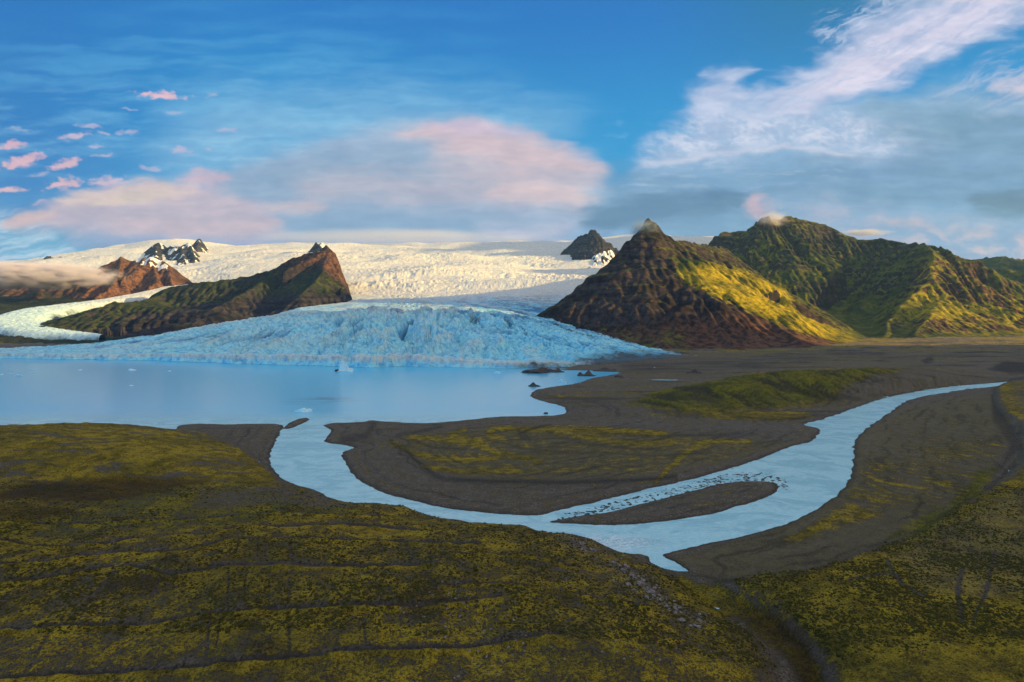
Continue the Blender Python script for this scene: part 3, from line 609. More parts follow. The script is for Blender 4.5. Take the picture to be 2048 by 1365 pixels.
tag(glacier, 'broad crevassed glacier flowing from the ice cap down to the lake', kind='structure')
print('glacier', round(time.time() - T0, 1))

# ------------------------------------------------------------------ mountains
def erode(Z, cell, n=50000, batches=10, steps=45, seed=1, mask=None, k_e=0.32, k_d=0.25, cap=2.6):
    """droplets running down the slopes carve gullies and lay down fans"""
    r = np.random.default_rng(seed); h, w = Z.shape; Z0 = Z.copy(); Z = Z.copy() / cell
    flat_mask = None if mask is None else np.flatnonzero(mask.ravel())
    for b in range(batches):
        if flat_mask is None: x = r.uniform(1, w - 3, n); y = r.uniform(1, h - 3, n)
        else:
            k = r.choice(flat_mask, n); y, x = np.divmod(k, w); x = np.clip(x + r.uniform(0, 1, n), 1, w - 3); y = np.clip(y + r.uniform(0, 1, n), 1, h - 3)
        dx = np.zeros(n); dy = np.zeros(n); sed = np.zeros(n); vel = np.ones(n); wat = np.ones(n)
        for s in range(steps):
            xi = x.astype(int); yi = y.astype(int); fx = x - xi; fy = y - yi; i0 = yi * w + xi
            f = Z.ravel(); a, b_, c, d = f[i0], f[i0 + 1], f[i0 + w], f[i0 + w + 1]
            gx = (b_ - a) * (1 - fy) + (d - c) * fy; gy = (c - a) * (1 - fx) + (d - b_) * fx
            hh = (a * (1 - fx) + b_ * fx) * (1 - fy) + (c * (1 - fx) + d * fx) * fy
            dx = dx * 0.12 - gx * 0.88; dy = dy * 0.12 - gy * 0.88
            L = np.hypot(dx, dy) + 1e-9; dx /= L; dy /= L
            nx = np.clip(x + dx, 1, w - 3); ny = np.clip(y + dy, 1, h - 3)
            xj = nx.astype(int); yj = ny.astype(int); gx2 = nx - xj; gy2 = ny - yj; j0 = yj * w + xj
            h2 = (f[j0] * (1 - gx2) + f[j0 + 1] * gx2) * (1 - gy2) + (f[j0 + w] * (1 - gx2) + f[j0 + w + 1] * gx2) * gy2
            dh = h2 - hh
            c_ = np.maximum(-dh, 0.01) * vel * wat * cap
            dep = np.where(dh > 0, np.minimum(dh, sed), np.where(sed > c_, (sed - c_) * k_d, -np.minimum((c_ - sed) * k_e, np.maximum(-dh, 0) * 0.6)))
            dep = np.clip(dep, -0.12, 0.12)
            sed -= dep
            W4 = ((1 - fx) * (1 - fy), fx * (1 - fy), (1 - fx) * fy, fx * fy)
            add = np.bincount(np.concatenate([i0, i0 + 1, i0 + w, i0 + w + 1]), np.concatenate([dep * q for q in W4]), h * w)
            Z += np.clip(add, -0.25, 0.25).reshape(h, w)
            vel = np.sqrt(np.clip(vel * vel - dh * 0.6, 0.05, 9)); wat *= 0.985
            x, y = nx, ny
    D = blur(blur(Z * cell - Z0, 2, 0), 2, 1)
    return Z0 + D * 0.62 * np.clip(1 + 1.8 * fbm(*np.meshgrid(np.arange(w) * cell / 600, np.arange(h) * cell / 600), 3, seed + 60), .1, 1.8)
def ridge_field(X, Y, ridges, T=14.0):
    """ridges: list of (points (px,py,Y), slope, flute amplitude)"""
    acc = np.zeros_like(X); best = np.full(X.shape, -1e9); own = np.zeros(X.shape, int); D = np.zeros_like(X); S = np.zeros_like(X)
    Zs = []
    for i, r in enumerate(ridges):
        pts = np.array([P3(*p) for p in catmull(r[0], 4)]); sl = r[1]
        d, s = seg_dist(X, Y, pts[:, :2], vals=True)
        zr = np.interp(s, np.arange(len(pts)), pts[:, 2])
        L = np.interp(s, np.arange(len(pts)), np.concatenate([[0], np.cumsum(np.hypot(*np.diff(pts[:, :2], axis=0).T))]))
        fl = r[2] if len(r) > 2 else 20
        flu = 0.2 * fl * np.clip(0.55 + 1.6 * fbm(X / 500, Y / 500, 3, 340 + i), 0, 1.4) * np.minimum(1, d / 130) * (np.abs(pn(L / 85 + 3 * i, d / 420, 300 + i)) * 1.3 + 0.6 * np.abs(pn(L / 36, d / 200, 330 + i)) - 0.5)
        zi = zr - sl * d * (1 - 0.16 * ss(250, 1100, d)) + flu
        Zs.append(zi); m = zi > best
        best = np.where(m, zi, best); own = np.where(m, i, own)
    for zi in Zs: acc += np.exp(np.clip((zi - best) / T, -40, 0))
    return best + T * np.log(acc), own
R1 = [([(1295, 436, 4300), (1272, 458, 4290), (1240, 497, 4250), (1200, 540, 4100), (1155, 584, 3950), (1122, 606, 3800)], 0.84, 26),
      ([(1295, 436, 4300), (1316, 452, 4330), (1338, 476, 4430), (1380, 484, 4700), (1420, 491, 5200), (1450, 497, 6000)], 0.78, 34),
      ([(1295, 436, 4300), (1325, 485, 4200), (1348, 530, 4050), (1368, 575, 3800), (1400, 625, 3400), (1445, 672, 3000), (1490, 703, 2700)], 0.74, 30),
      ([(1345, 515, 4100), (1400, 540, 4000), (1470, 580, 3800), (1540, 635, 3400), (1605, 688, 2980)], 0.58, 60),
      ([(1325, 478, 4300), (1380, 505, 4280), (1440, 527, 4250), (1510, 553, 4200), (1562, 578, 4150), (1578, 604, 4050), (1615, 636, 3950), (1660, 662, 3850), (1712, 682, 3720)], 0.62, 50),
      ([(1200, 560, 4050), (1215, 620, 3600), (1230, 666, 3200)], 0.72, 40), ([(1290, 470, 4250), (1285, 560, 3850), (1300, 640, 3350), (1335, 690, 2900)], 0.76, 40)]
R2 = [([(1418, 492, 6700), (1440, 467, 6900), (1462, 463, 7000), (1490, 461, 7000), (1516, 461, 6900), (1524, 440, 6700), (1530, 430, 6600), (1541, 436, 6600), (1558, 441, 6600), (1572, 434, 6600), (1610, 441, 6600), (1650, 452, 6600), (1690, 468, 6500), (1750, 475, 6400),
        (1800, 481, 6200), (1850, 487, 5900), (1888, 495, 5600), (1912, 508, 5400), (1950, 517, 5350), (1985, 537, 5250), (2010, 560, 5200), (2060, 590, 5100), (2160, 640, 5000)], 0.86, 60),
      ([(1850, 487, 5900), (1862, 502, 5500), (1866, 530, 5250), (1850, 565, 5050), (1815, 600, 4850), (1785, 635, 4600), (1765, 668, 4250)], 0.60, 34),
      ([(1912, 510, 5400), (1935, 560, 5100), (1925, 610, 4800), (1915, 660, 4350)], 0.66, 34), ([(1985, 537, 5250), (2010, 590, 5000), (2010, 640, 4650), (2005, 668, 4300)], 0.66, 34),
      ([(2090, 600, 5100), (2095, 640, 4700), (2090, 665, 4400)], 0.7, 30),
      ([(1600, 441, 6600), (1590, 520, 6300), (1600, 570, 5900)], 0.75, 50), ([(1700, 470, 6500), (1690, 530, 6200), (1660, 580, 5800), (1640, 612, 5500)], 0.62, 40),
      ([(1780, 500, 6100), (1740, 580, 5600), (1700, 625, 5200), (1720, 655, 4900)], 0.55, 26), ([(1500, 461, 7000), (1480, 500, 6400), (1500, 540, 6000)], 0.8, 50),
      ([(1880, 600, 4700), (1850, 640, 4400), (1830, 666, 4150)], 0.5, 16)]
RB = {'M1': R1, 'M2': R2}
cell = 7.5
ax = np.arange(-100, 5400, cell); ay = np.arange(2350, 8200, cell)
MX, MY = np.meshgrid(ax, ay)
wxp = 38 * fbm(MX / 300, MY / 300, 4, 250); wyp = 38 * fbm(MX / 300, MY / 300, 4, 260)
MZ, own = ridge_field(MX + wxp, MY + wyp, R1 + R2)
_px = MX / MY * F + 1024; lz_ = [wz(p, 4100.0) for p in (650, 637, 612, 584, 540, 497, 458, 436)]; lx_ = [1045, 1066, 1106, 1152, 1202, 1243, 1274, 1288]
for _ in range(6):
    MZ = MZ - .7 * np.clip(np.interp(MZ + 10 * fbm(MX / 150, MY / 150, 3, 296), lz_, lx_) + 9 * fbm(MY / 110, MZ / 90, 3, 297) - _px, 0, None) / F * MY * ((own < len(R1)) & (MY < 5200))
hgt = np.clip(MZ, 0, 1200)
strata = 5.5 * np.sin(MZ / 13.0 + 2.0 * fbm(MX / 400, MY / 400, 2, 270)) 
MZ = MZ + ss(40, 300, hgt) * (30 * fbm(MX / 260, MY / 260, 3, 277) + 24 * (ridged(MX / 190, MY / 150, 5, 280, .55) - .62) + strata * 0.9 * ss(200, 600, hgt)) + 9 * fbm(MX / 50, MY / 50, 4, 285) * ss(10, 200, hgt)
pk = np.exp(-(((MX - P3(1530, 430, 6600)[0]) / 160) ** 2 + ((MY - 6600) / 200) ** 2)); MZ += pk * 70 * (ridged(MX / 80, MY / 80, 3, 288) - .55)
apron = -6 + 34 * ss(0, 260, MZ + 150)     # talus spreading over the plain
_px, _py = MX / MY * F + 1024, HZ + (H - MZ) / MY * F
soft_ = softpoly(_px, _py, [(1350, 520), (1480, 530), (1600, 575), (1640, 640), (1730, 690), (1560, 660), (1430, 600), (1370, 560)], 20)
tp = (MZ + 40 * fbm(MX / 500, MY / 500, 3, 291) + 14 * fbm(MX / 90, MY / 90, 3, 292)) / 62.0; tf_ = tp - np.floor(tp)
MZ = MZ + 62 * (ss(.30, .80, tf_) - tf_) * np.where(own >= len(R1), .62, .42) * ss(150, 420, MZ) * (1 - .85 * soft_) * ss(-.45, .15, fbm(MX / 420, MY / 420, 3, 293))
MZ = 18 * np.logaddexp(MZ / 18, (far_z(MX / MY * F + 1024, MY) - 18) / 18)
MZ = erode(MZ, cell, 50000, 14, 46, 3, MZ > 60)
MZ = blur(blur(MZ, 1, 0), 1, 1)
print('erode', round(time.time() - T0, 1))
MPX = MX / MY * F + 1024; MPY = HZ + (H - MZ) / MY * F
fz_ = far_z(MPX, MY) - 12
keepv = MZ > fz_ + 1.0
ownM1 = own < len(R1)
gq = fbm(MX / 220, MY / 220, 4, 290)
grass = 0.50 + 0.22 * gq
wqq = (10 * gq, 8 * gq)
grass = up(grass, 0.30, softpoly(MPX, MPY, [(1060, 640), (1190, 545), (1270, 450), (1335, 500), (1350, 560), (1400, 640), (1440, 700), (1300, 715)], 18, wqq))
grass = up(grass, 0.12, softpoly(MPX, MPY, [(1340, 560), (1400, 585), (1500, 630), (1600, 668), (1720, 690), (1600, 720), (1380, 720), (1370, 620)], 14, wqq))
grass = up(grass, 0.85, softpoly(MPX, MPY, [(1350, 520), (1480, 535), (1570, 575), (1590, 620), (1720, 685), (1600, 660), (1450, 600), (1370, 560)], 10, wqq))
grass = up(grass, 0.22, softpoly(MPX, MPY, [(1770, 650), (1900, 630), (2060, 640), (2060, 690), (1760, 690)], 10, wqq))
rustm = 0.10 + 0.1 * gq; rustm = up(rustm, 0.6, softpoly(MPX, MPY, [(1190, 675), (1380, 640), (1500, 630), (1600, 668), (1730, 690), (1600, 730), (1200, 700)], 16, wqq))
rustm = up(rustm, 0.45, softpoly(MPX, MPY, [(1840, 500), (1900, 495), (2060, 580), (2060, 680), (1900, 680), (1820, 600)], 16, wqq)); rustm = up(rustm, .7, softpoly(MPX, MPY, [(1960, 570), (2000, 590), (2030, 625), (1990, 610)], 8, wqq)); grass = up(grass, .2, softpoly(MPX, MPY, [(1960, 570), (2000, 590), (2030, 625), (1990, 610)], 8, wqq))
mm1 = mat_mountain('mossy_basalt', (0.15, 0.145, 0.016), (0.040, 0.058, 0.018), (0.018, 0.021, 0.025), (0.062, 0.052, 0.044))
def quadmask(v): return v[:-1, :-1] & v[1:, :-1] & v[:-1, 1:] & v[1:, 1:]
kq = keepv[:-1, :-1] | keepv[1:, 1:]
o1 = own[:-1, :-1] < len(R1)
lime = softpoly(MPX, MPY, [(1360, 545), (1420, 530), (1480, 540), (1565, 575), (1600, 620), (1730, 690), (1600, 665), (1480, 615), (1390, 580)], 12, wqq)  # yellow tint backs up sunlight on the spurs; greener above stands for cloud shade
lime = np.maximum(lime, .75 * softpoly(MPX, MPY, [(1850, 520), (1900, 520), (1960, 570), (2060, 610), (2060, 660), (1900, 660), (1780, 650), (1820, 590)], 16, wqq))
grass = np.where(own >= len(R1), grass + .16, grass)
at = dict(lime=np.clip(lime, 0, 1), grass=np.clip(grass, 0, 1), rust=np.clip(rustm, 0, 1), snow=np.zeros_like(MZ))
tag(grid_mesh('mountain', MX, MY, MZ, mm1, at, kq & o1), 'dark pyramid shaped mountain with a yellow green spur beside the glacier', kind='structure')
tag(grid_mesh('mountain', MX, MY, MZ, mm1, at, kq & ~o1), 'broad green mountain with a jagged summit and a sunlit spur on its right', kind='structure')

def range_(name, label, x0, x1, y0, y1, cell, ridges, mat, seed, base=None, bt=18, er=True, T=12, rough=18, attrs=None, warp=26, post=None):
    X, Y = np.meshgrid(np.arange(x0, x1, cell), np.arange(y0, y1, cell))
    Z, ow = ridge_field(X + warp * fbm(X / 260, Y / 260, 4, seed), Y + warp * fbm(X / 260, Y / 260, 4, seed + 5), ridges, T)
    Z = Z + rough * (ridged(X / 130, Y / 130, 5, seed + 9, .55) - .62) + rough * .35 * fbm(X / 40, Y / 40, 4, seed + 11)
    px = X / Y * F + 1024
    b = base(px, X, Y) if base is not None else np.full(X.shape, -30.0)
    keep = Z > b - 25
    Z = np.maximum(Z, b - 60)
    if post is not None: Z = post(Z, px, X, Y)
    if er: Z = erode(Z, cell, 30000, 8, 40, seed, keep)
    py = HZ + (H - Z) / Y * F
    a = dict(grass=np.full(Z.shape, .5), rust=np.zeros_like(Z), snow=np.zeros_like(Z))
    if attrs: attrs(a, px, py, X, Y, Z)
    return tag(grid_mesh(name, X, Y, Z, mat, a, keep[:-1, :-1] | keep[1:, 1:]), label, kind='structure')

# sloping land on the left that carries the small ice tongue
LS = [(3000, [(-600, 700), (800, 700)]), (3300, [(-600, 693), (0, 693), (300, 693), (700, 700)]), (3500, [(-600, 686), (0, 684), (200, 680), (350, 684), (700, 700)]), (3800, [(-600, 665), (0, 662), (100, 663), (230, 672), (400, 680), (700, 700)]),
      (4200, [(-600, 640), (0, 640), (60, 644), (150, 660), (240, 664), (400, 670), (700, 700)]), (4500, [(-600, 624), (0, 624), (80, 626), (150, 640), (300, 650), (700, 700)]), (4800, [(-600, 612), (0, 614), (100, 615), (250, 614), (400, 640), (700, 690)]),
      (5200, [(-600, 600), (0, 604), (100, 603), (250, 598), (350, 600), (700, 640)]), (5800, [(-600, 596), (200, 590), (330, 580), (450, 573), (700, 600)]), (6600, [(-600, 600), (200, 585), (700, 580)])]
def left_z(px, Y):
    zs = [wz(I(px, s[1]), s[0]) for s in LS]; out = np.where(Y < 3000, zs[0], zs[-1])
    for k in range(len(LS) - 1):
        t = (Y - LS[k][0]) / (LS[k + 1][0] - LS[k][0]); m = (t >= 0) & (t < 1); out = np.where(m, zs[k] * (1 - t) + zs[k + 1] * t, out)
    return out
lp, lY = np.meshgrid(np.arange(-560, 720, 3.0), np.arange(2950, 6600, 11.0)); lX = (lp - 1024) / F * lY
lZ = blur(blur(left_z(lp, lY), 8, 0), 4, 1)
dip = softline(lp, lY / 20, [(120, 218), (170, 212), (240, 210)], 40) * 0
lZ = lZ + 22 * (ridged(lX / 240, lY / 240, 4, 400) - .6) + 7 * fbm(lX / 50, lY / 50, 4, 410)
lZ = lZ - 30 * ss(3150, 2950, lY) - 10
darkrock = mat_mountain('dark_heath', (0.055, 0.060, 0.016), (0.026, 0.034, 0.014), (0.022, 0.022, 0.024), (0.045, 0.042, 0.038))
tag(grid_mesh('hillside', lX, lY, lZ, darkrock, dict(grass=np.full(lZ.shape, .45), rust=np.zeros_like(lZ), snow=np.zeros_like(lZ))), 'dark sloping ground around the small ice tongue on the left', kind='structure')

def a4(a, px, py, X, Y, Z):
    g = fbm(X / 200, Y / 200, 4, 420)
    m = softpoly(px, py, [(540, 540), (560, 515), (660, 490), (680, 520), (700, 575), (672, 560), (640, 530), (590, 528)], 10, (10 * g, 8 * g))
    a['rust'][:] = 0.55 * m; a['grass'][:] = up(0.55 + .25 * g, 0.05, m)
    a['grass'][:] = up(a['grass'], .25, softpoly(px, py, [(250, 640), (450, 600), (700, 590), (700, 620), (400, 670), (200, 690)], 14, (12 * g, 8 * g)))
range_('mountain', 'dark green hill with a rust red cliff top between the two ice streams', -4000, -1150, 3300, 6400, 8.0,
       [([(715, 600, 4750), (697, 585, 4850), (685, 562, 4950), (672, 535, 5050), (666, 512, 5150), (656, 498, 5200), (635, 502, 5280), (610, 508, 5350), (575, 519, 5350), (548, 537, 5250), (500, 550, 5150), (440, 560, 5050), (380, 567, 5000), (322, 580, 4950), (290, 605, 4900)], 0.55, 18),
        ([(656, 500, 5200), (640, 550, 4800), (600, 590, 4500)], 0.6, 20), ([(560, 540, 5200), (480, 590, 4600), (420, 620, 4200)], 0.42, 16), ([(330, 585, 4900), (290, 600, 4500), (225, 606, 4300)], 0.5, 14),
        ([(225, 606, 4300), (290, 612, 4250), (380, 618, 4150), (440, 628, 4000), (300, 655, 3700), (230, 678, 3500)], 0.36, 14), ([(656, 499, 5200), (652, 490, 5900)], 0.8, 10)],
       mat_mountain('heath_and_rust_rock', (0.060, 0.068, 0.016), (0.024, 0.034, 0.014), (0.028, 0.026, 0.028), (0.060, 0.050, 0.044)), 430, lambda p, X, Y: np.minimum(left_z(p, Y), 60) , attrs=a4, rough=20, warp=14, post=lambda Z, px, X, Y: Z - 1.9 * np.clip(px - 668 - 22 * ss(650, 330, Z) + 13 * fbm(Y / 70, Z / 80, 4, 433), 0, None) / F * Y)  # dark heath tones also stand in for shade on the lower slopes
def a5(a, px, py, X, Y, Z):
    g = fbm(X / 200, Y / 200, 4, 440)
    m = softpoly(px, py, [(185, 575), (235, 500), (345, 505), (345, 575), (230, 600), (120, 610)], 10, (10 * g, 8 * g))
    a['rust'][:] = up(0.15, 0.7, m); a['grass'][:] = up(0.42 + .25 * g, 0.05, m)
    a['snow'][:] = 0.7 * softpoly(px, py, [(262, 512), (300, 508), (340, 530), (338, 545), (290, 535), (270, 525)], 4, (10 * g, 8 * g)) * ss(0, .3, fbm(X / 60, Y / 60, 3, 444) + .15)
range_('mountain', 'reddish brown mountain at the far left under the pink cloud bank', -8200, -3000, 4700, 7400, 10.0,
       [([(-500, 600, 6000), (-200, 575, 6000), (0, 566, 6000), (80, 563, 6000), (150, 558, 6000), (195, 548, 6000), (228, 532, 6000), (243, 512, 6050), (258, 520, 6100), (280, 518, 6100), (300, 514, 6100), (318, 519, 6100), (333, 528, 6050), (342, 545, 5950), (345, 565, 5850)], 0.60, 30),
        ([(243, 512, 6050), (235, 560, 5700), (190, 590, 5300)], 0.6, 24), ([(300, 514, 6100), (315, 555, 5800), (290, 578, 5600)], 0.7, 24), ([(100, 562, 6000), (60, 600, 5300)], 0.5, 20), ([(-100, 570, 6000), (-100, 605, 5300)], 0.5, 20)],
       mat_mountain('rust_rock', (0.06, 0.062, 0.016), (0.035, 0.04, 0.014), (0.065, 0.038, 0.028), (0.13, 0.07, 0.045)), 450, lambda p, X, Y: left_z(p, np.minimum(Y, 5800)), attrs=a5)
greyrock = mat_mountain('bare_grey_rock', (0.05, 0.05, 0.05), (0.035, 0.035, 0.04), (0.035, 0.035, 0.042), (0.075, 0.07, 0.075), 0.1)
def a6(a, px, py, X, Y, Z):
    a['grass'][:] = 0.0
    a['snow'][:] = 0.95 * softpoly(px, py, [(1178, 545), (1184, 512), (1208, 503), (1222, 500), (1240, 515), (1215, 545)], 5) * ss(-.3, .15, fbm(X / 90, Y / 90, 3, 461)) 
range_('nunatak', 'dark rocky peak rising from the ice cap beside the pyramid mountain', 500, 2000, 7100, 8900, 9.0,
       [([(1153, 478, 8200), (1163, 468, 8150), (1176, 469, 8100), (1185, 459, 8050), (1194, 465, 8000), (1208, 477, 8000), (1224, 492, 8000)], 1.0, 30), ([(1185, 462, 8050), (1178, 500, 7800), (1190, 535, 7500)], 0.9, 30),
        ([(1208, 480, 8000), (1215, 515, 7700)], .9, 30)], greyrock, 460, lambda p, X, Y: np.full(X.shape, 700.), attrs=a6, er=False, rough=70)
def a7(a, px, py, X, Y, Z):
    a['grass'][:] = 0.0; a['snow'][:] = 0.55 * ss(-.1, .3, fbm(X / 120, Y / 120, 3, 471))
for lab, rr, x0, x1, y0, y1, sd in (
        ('low dark crag breaking the snow, leftmost of the four on the ice cap', [([(304, 492, 8700), (316, 486, 8700), (330, 492, 8700)], 1.1, 14), ([(312, 488, 8700), (312, 510, 8350)], .9, 14)], -5800, -4600, 8100, 9000, 470),
        ('wide dark crag on the snow slope, second from the left', [([(340, 492, 8700), (352, 495, 8600), (368, 490, 8700), (377, 486, 8700), (384, 500, 8600), (388, 515, 8300)], 1.1, 16), ([(362, 495, 8600), (368, 514, 8300)], .9, 16)], -5300, -4200, 8000, 9100, 480),
        ('small dark crag near the skyline of the ice cap', [([(392, 482, 9400), (398, 477, 9400), (404, 482, 9400)], 1.5, 12), ([(398, 479, 9400), (394, 495, 9050)], 1.2, 12)], -5300, -4500, 8800, 9800, 490),
        ('jagged dark crag behind the rust red cliff', [([(622, 497, 8300), (631, 484, 8300), (636, 489, 8300), (644, 485, 8200), (652, 495, 8200), (660, 505, 8100)], 1.2, 14)], -3200, -2200, 7700, 8700, 500),
        ('small dark rocks on the far left skyline', [([(84, 521, 8800), (98, 512, 8800), (108, 516, 8800), (124, 513, 8800), (134, 519, 8800)], .9, 8)], -7400, -6200, 8400, 9300, 505)):
    range_('nunatak', lab, x0, x1, y0, y1, 10.0, rr, greyrock, sd, lambda p, X, Y: np.full(X.shape, 800.), attrs=a7, er=False, rough=24, warp=14, T=5)
def a8(a, px, py, X, Y, Z): a['grass'][:] = 0.6 + .3 * fbm(X / 300, Y / 300, 3, 512)
range_('mountain', 'distant blue green hill behind the sunlit spur at the right edge', 6000, 12500, 8000, 11500, 22.0,
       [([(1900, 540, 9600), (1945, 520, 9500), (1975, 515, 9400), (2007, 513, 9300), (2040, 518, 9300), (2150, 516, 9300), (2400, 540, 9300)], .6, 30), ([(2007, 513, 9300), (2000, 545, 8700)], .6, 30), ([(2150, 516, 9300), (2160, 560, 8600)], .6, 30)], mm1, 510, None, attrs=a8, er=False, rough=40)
range_('mountain', 'green hill with a rocky crest joining the sunlit spur at the right edge', 4300, 9500, 5000, 8200, 14.0,
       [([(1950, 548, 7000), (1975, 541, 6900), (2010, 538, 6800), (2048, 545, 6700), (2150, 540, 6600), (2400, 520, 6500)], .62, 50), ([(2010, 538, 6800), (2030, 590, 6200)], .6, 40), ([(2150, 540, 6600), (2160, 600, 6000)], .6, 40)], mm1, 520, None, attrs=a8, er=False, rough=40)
# unseen range and peak added beyond the right edge to block the low sun
X7, Y7 = np.meshgrid(np.arange(4400, 9500, 60.0), np.arange(-12000, 6600, 60.0))
prof = np.interp(Y7 + 0.22 * (X7 - 6500), [-12000, 1750, 2050, 2450, 4700, 5300, 6600], [1950, 2050, 1100, 150, 200, 1100, 900])
Z7 = prof * np.exp(-((X7 - 6700) / 800) ** 2) + 120 * (ridged(X7 / 700, Y7 / 700, 5, 530) - .6)
X8, Y8 = np.meshgrid(np.arange(7600, 11000, 70.0), np.arange(5400, 9000, 70.0))
Z8 = 3500 * np.exp(-((X8 - 9400) / 900) ** 2) * ss(5950, 6350, Y8) * ss(9000, 8500, Y8) + 160 * (ridged(X8 / 800, Y8 / 800, 5, 535) - .6)
tag(grid_mesh('mountain', X8, Y8, Z8 - 60, mm1, dict(grass=X8 * 0 + .4, rust=X8 * 0, snow=X8 * 0)), 'unseen high mountain added beyond the right edge to shade the top of the ice cap', kind='structure')
tag(grid_mesh('mountain', X7, Y7, Z7 - 40, mm1, dict(grass=np.full(X7.shape, .6), rust=X7 * 0, snow=X7 * 0)), 'unseen mountain range added beyond the right edge to block the low sun', kind='structure')
print('mountains', round(time.time() - T0, 1))

# small ice tongue on the left (a hooked ribbon)
tc = catmull([(470, 548, 6500), (400, 563, 6100), (330, 580, 5600), (270, 592, 5250), (200, 602, 4950), (130, 609, 4720), (75, 618, 4480), (40, 630, 4230), (32, 642, 4050), (50, 653, 3880), (95, 662, 3760), (150, 668, 3680), (205, 673, 3560)], 14)
TP = np.array([P3(*p) for p in tc]); 
wid = np.interp(np.linspace(0, 1, len(TP)), [0, .15, .3, .42, .55, .7, .82, .93, 1], [420, 300, 190, 185, 200, 190, 150, 100, 25])
tg = np.gradient(TP[:, :2], axis=0); tg /= np.hypot(tg[:, 0], tg[:, 1])[:, None]; nr_ = np.stack([-tg[:, 1], tg[:, 0]], 1)
sN = np.linspace(0, len(TP) - 1, 620); a_ = np.arange(len(TP))
c0 = [np.interp(sN, a_, TP[:, k]) for k in range(3)]; nn = [np.interp(sN, a_, nr_[:, k]) for k in range(2)]; ww = np.interp(sN, a_, wid)
vv = np.linspace(-1, 1, 90)
TX = c0[0][:, None] + nn[0][:, None] * ww[:, None] * vv; TY = c0[1][:, None] + nn[1][:, None] * ww[:, None] * vv
tpx = TX / TY * F + 1024
TZ = left_z(tpx, TY) * 0.5 + 0.5 * c0[2][:, None] + 16 - 75 * np.abs(vv[None, :]) ** 5 + 9 * (ridged(TX / 45, TY / 45, 4, 540) - .5) * (1 - vv[None, :] ** 4)
tsn = np.broadcast_to(ss(330, 120, np.arange(620))[:, None], TX.shape)
tag(grid_mesh('glacier_tongue', TX, TY, TZ, ice, dict(snow=np.clip(tsn * .4 + .55, 0, 1), debris=0.25 + 0.55 * np.abs(vv[None, :]) ** 3 * np.ones_like(TX), blue=np.zeros_like(TX)), smooth=False), 'narrow hook shaped tongue of ice on the left', kind='structure')

# ------------------------------------------------------------------ boulders, moraine heaps, icebergs
def lump(name, size, seed, mat, sub=3, rough=0.35, flat_=0.0, chop=0.0, peaks=None):
    """irregular rock or ice: a subdivided icosphere pushed about by noise, cut by random planes"""
    import bmesh
    bm = bmesh.new(); bmesh.ops.create_icosphere(bm, subdivisions=sub, radius=1.0)
    r = random.Random(seed); planes = []
    for _ in range(int(chop)):
        v = (r.uniform(-1, 1), r.uniform(-1, 1), r.uniform(-.2, 1)); L = math.sqrt(sum(c * c for c in v)); planes.append((tuple(c / L for c in v), r.uniform(.5, .85)))
    co = np.array([v.co[:] for v in bm.verts])
    for nrm, d in planes:
        k = co @ np.array(nrm); co = co - np.outer(np.clip(k - d, 0, None), nrm)
    n = fbm(co[:, 0] * 1.4 + seed, co[:, 1] * 1.4 + co[:, 2] * 1.1, 4, seed)
    co = co * (1 + rough * n)[:, None]
    co = co * np.array(size)
    if peaks is not None:
        for (cx, cy, h, w) in peaks: co[:, 2] += (co[:, 2] > -0.1) * h * np.exp(-((co[:, 0] - cx) ** 2 + (co[:, 1] - cy) ** 2) / w ** 2)
    for v, c in zip(bm.verts, co): v.co = c
    me = bpy.data.meshes.new(name); bm.to_mesh(me); bm.free(); me.materials.append(mat)
    o = bpy.data.objects.new(name, me); col.objects.link(o); return o
rk = mat_rock('boulder_stone', (0.15, 0.125, 0.12), (0.36, 0.30, 0.28)); rkd = mat_rock('moraine_gravel', (0.05, 0.045, 0.042), (0.12, 0.10, 0.09))
bi = mat_berg()
def berg(px, py, wpx, hpx, seed, label, peaks=0, mat=None, name='iceberg', cat='iceberg', group='icebergs on the lake', depth=0.6, rot=0):
    x, y = G2(px, py); s = y / F; w = wpx * s / 2; h = hpx * s * (1.5 if name == 'iceberg' else 1.0)
    r = random.Random(seed); pk_ = [(r.uniform(-.7, .7) * w, r.uniform(-.3, .3) * w * depth, h * r.uniform(.4, .8), w * r.uniform(.14, .28)) for _ in range(peaks)]
    o = lump(name, (w, w * depth, h * (0.75 if peaks else 1)), seed, mat or bi, 4 if wpx > 12 else 3, 0.45, chop=6, peaks=pk_)
    o.location = (x, y, -h * 0.12); o.rotation_euler.z = rot
    return tag(o, label, cat, group)
b0 = berg(692, 743, 38, 8, 21, 'jagged white and blue iceberg closest to the tall ice cliff', 5)
bp_ = lump('debris_patch', (9, 7, 5), 24, rkd, 3, .3, chop=4); bp_.parent = b0; bp_.location = (-24, -1, 4); bp_['label'] = 'dark gravel covered end'
berg(609, 824, 36, 8, 22, 'long low turquoise iceberg floating at the mouth of the river', 1, rot=-.15)
berg(265, 741, 22, 3, 23, 'flat pale ice floe far out on the lake below the left ice front')
berg(38, 752, 20, 3, 25, 'flat blue ice floe, the widest in the scatter at the left edge')
berg(128, 850, 14, 2.4, 26, 'small white floe lying nearest to the yellow mossy mound')
berg(263, 772, 9, 2, 27, 'tiny floe alone in the middle of the left part of the lake')
berg(338, 743, 8, 1.6, 28, 'tiny floe right of the flat pale floe below the ice front')
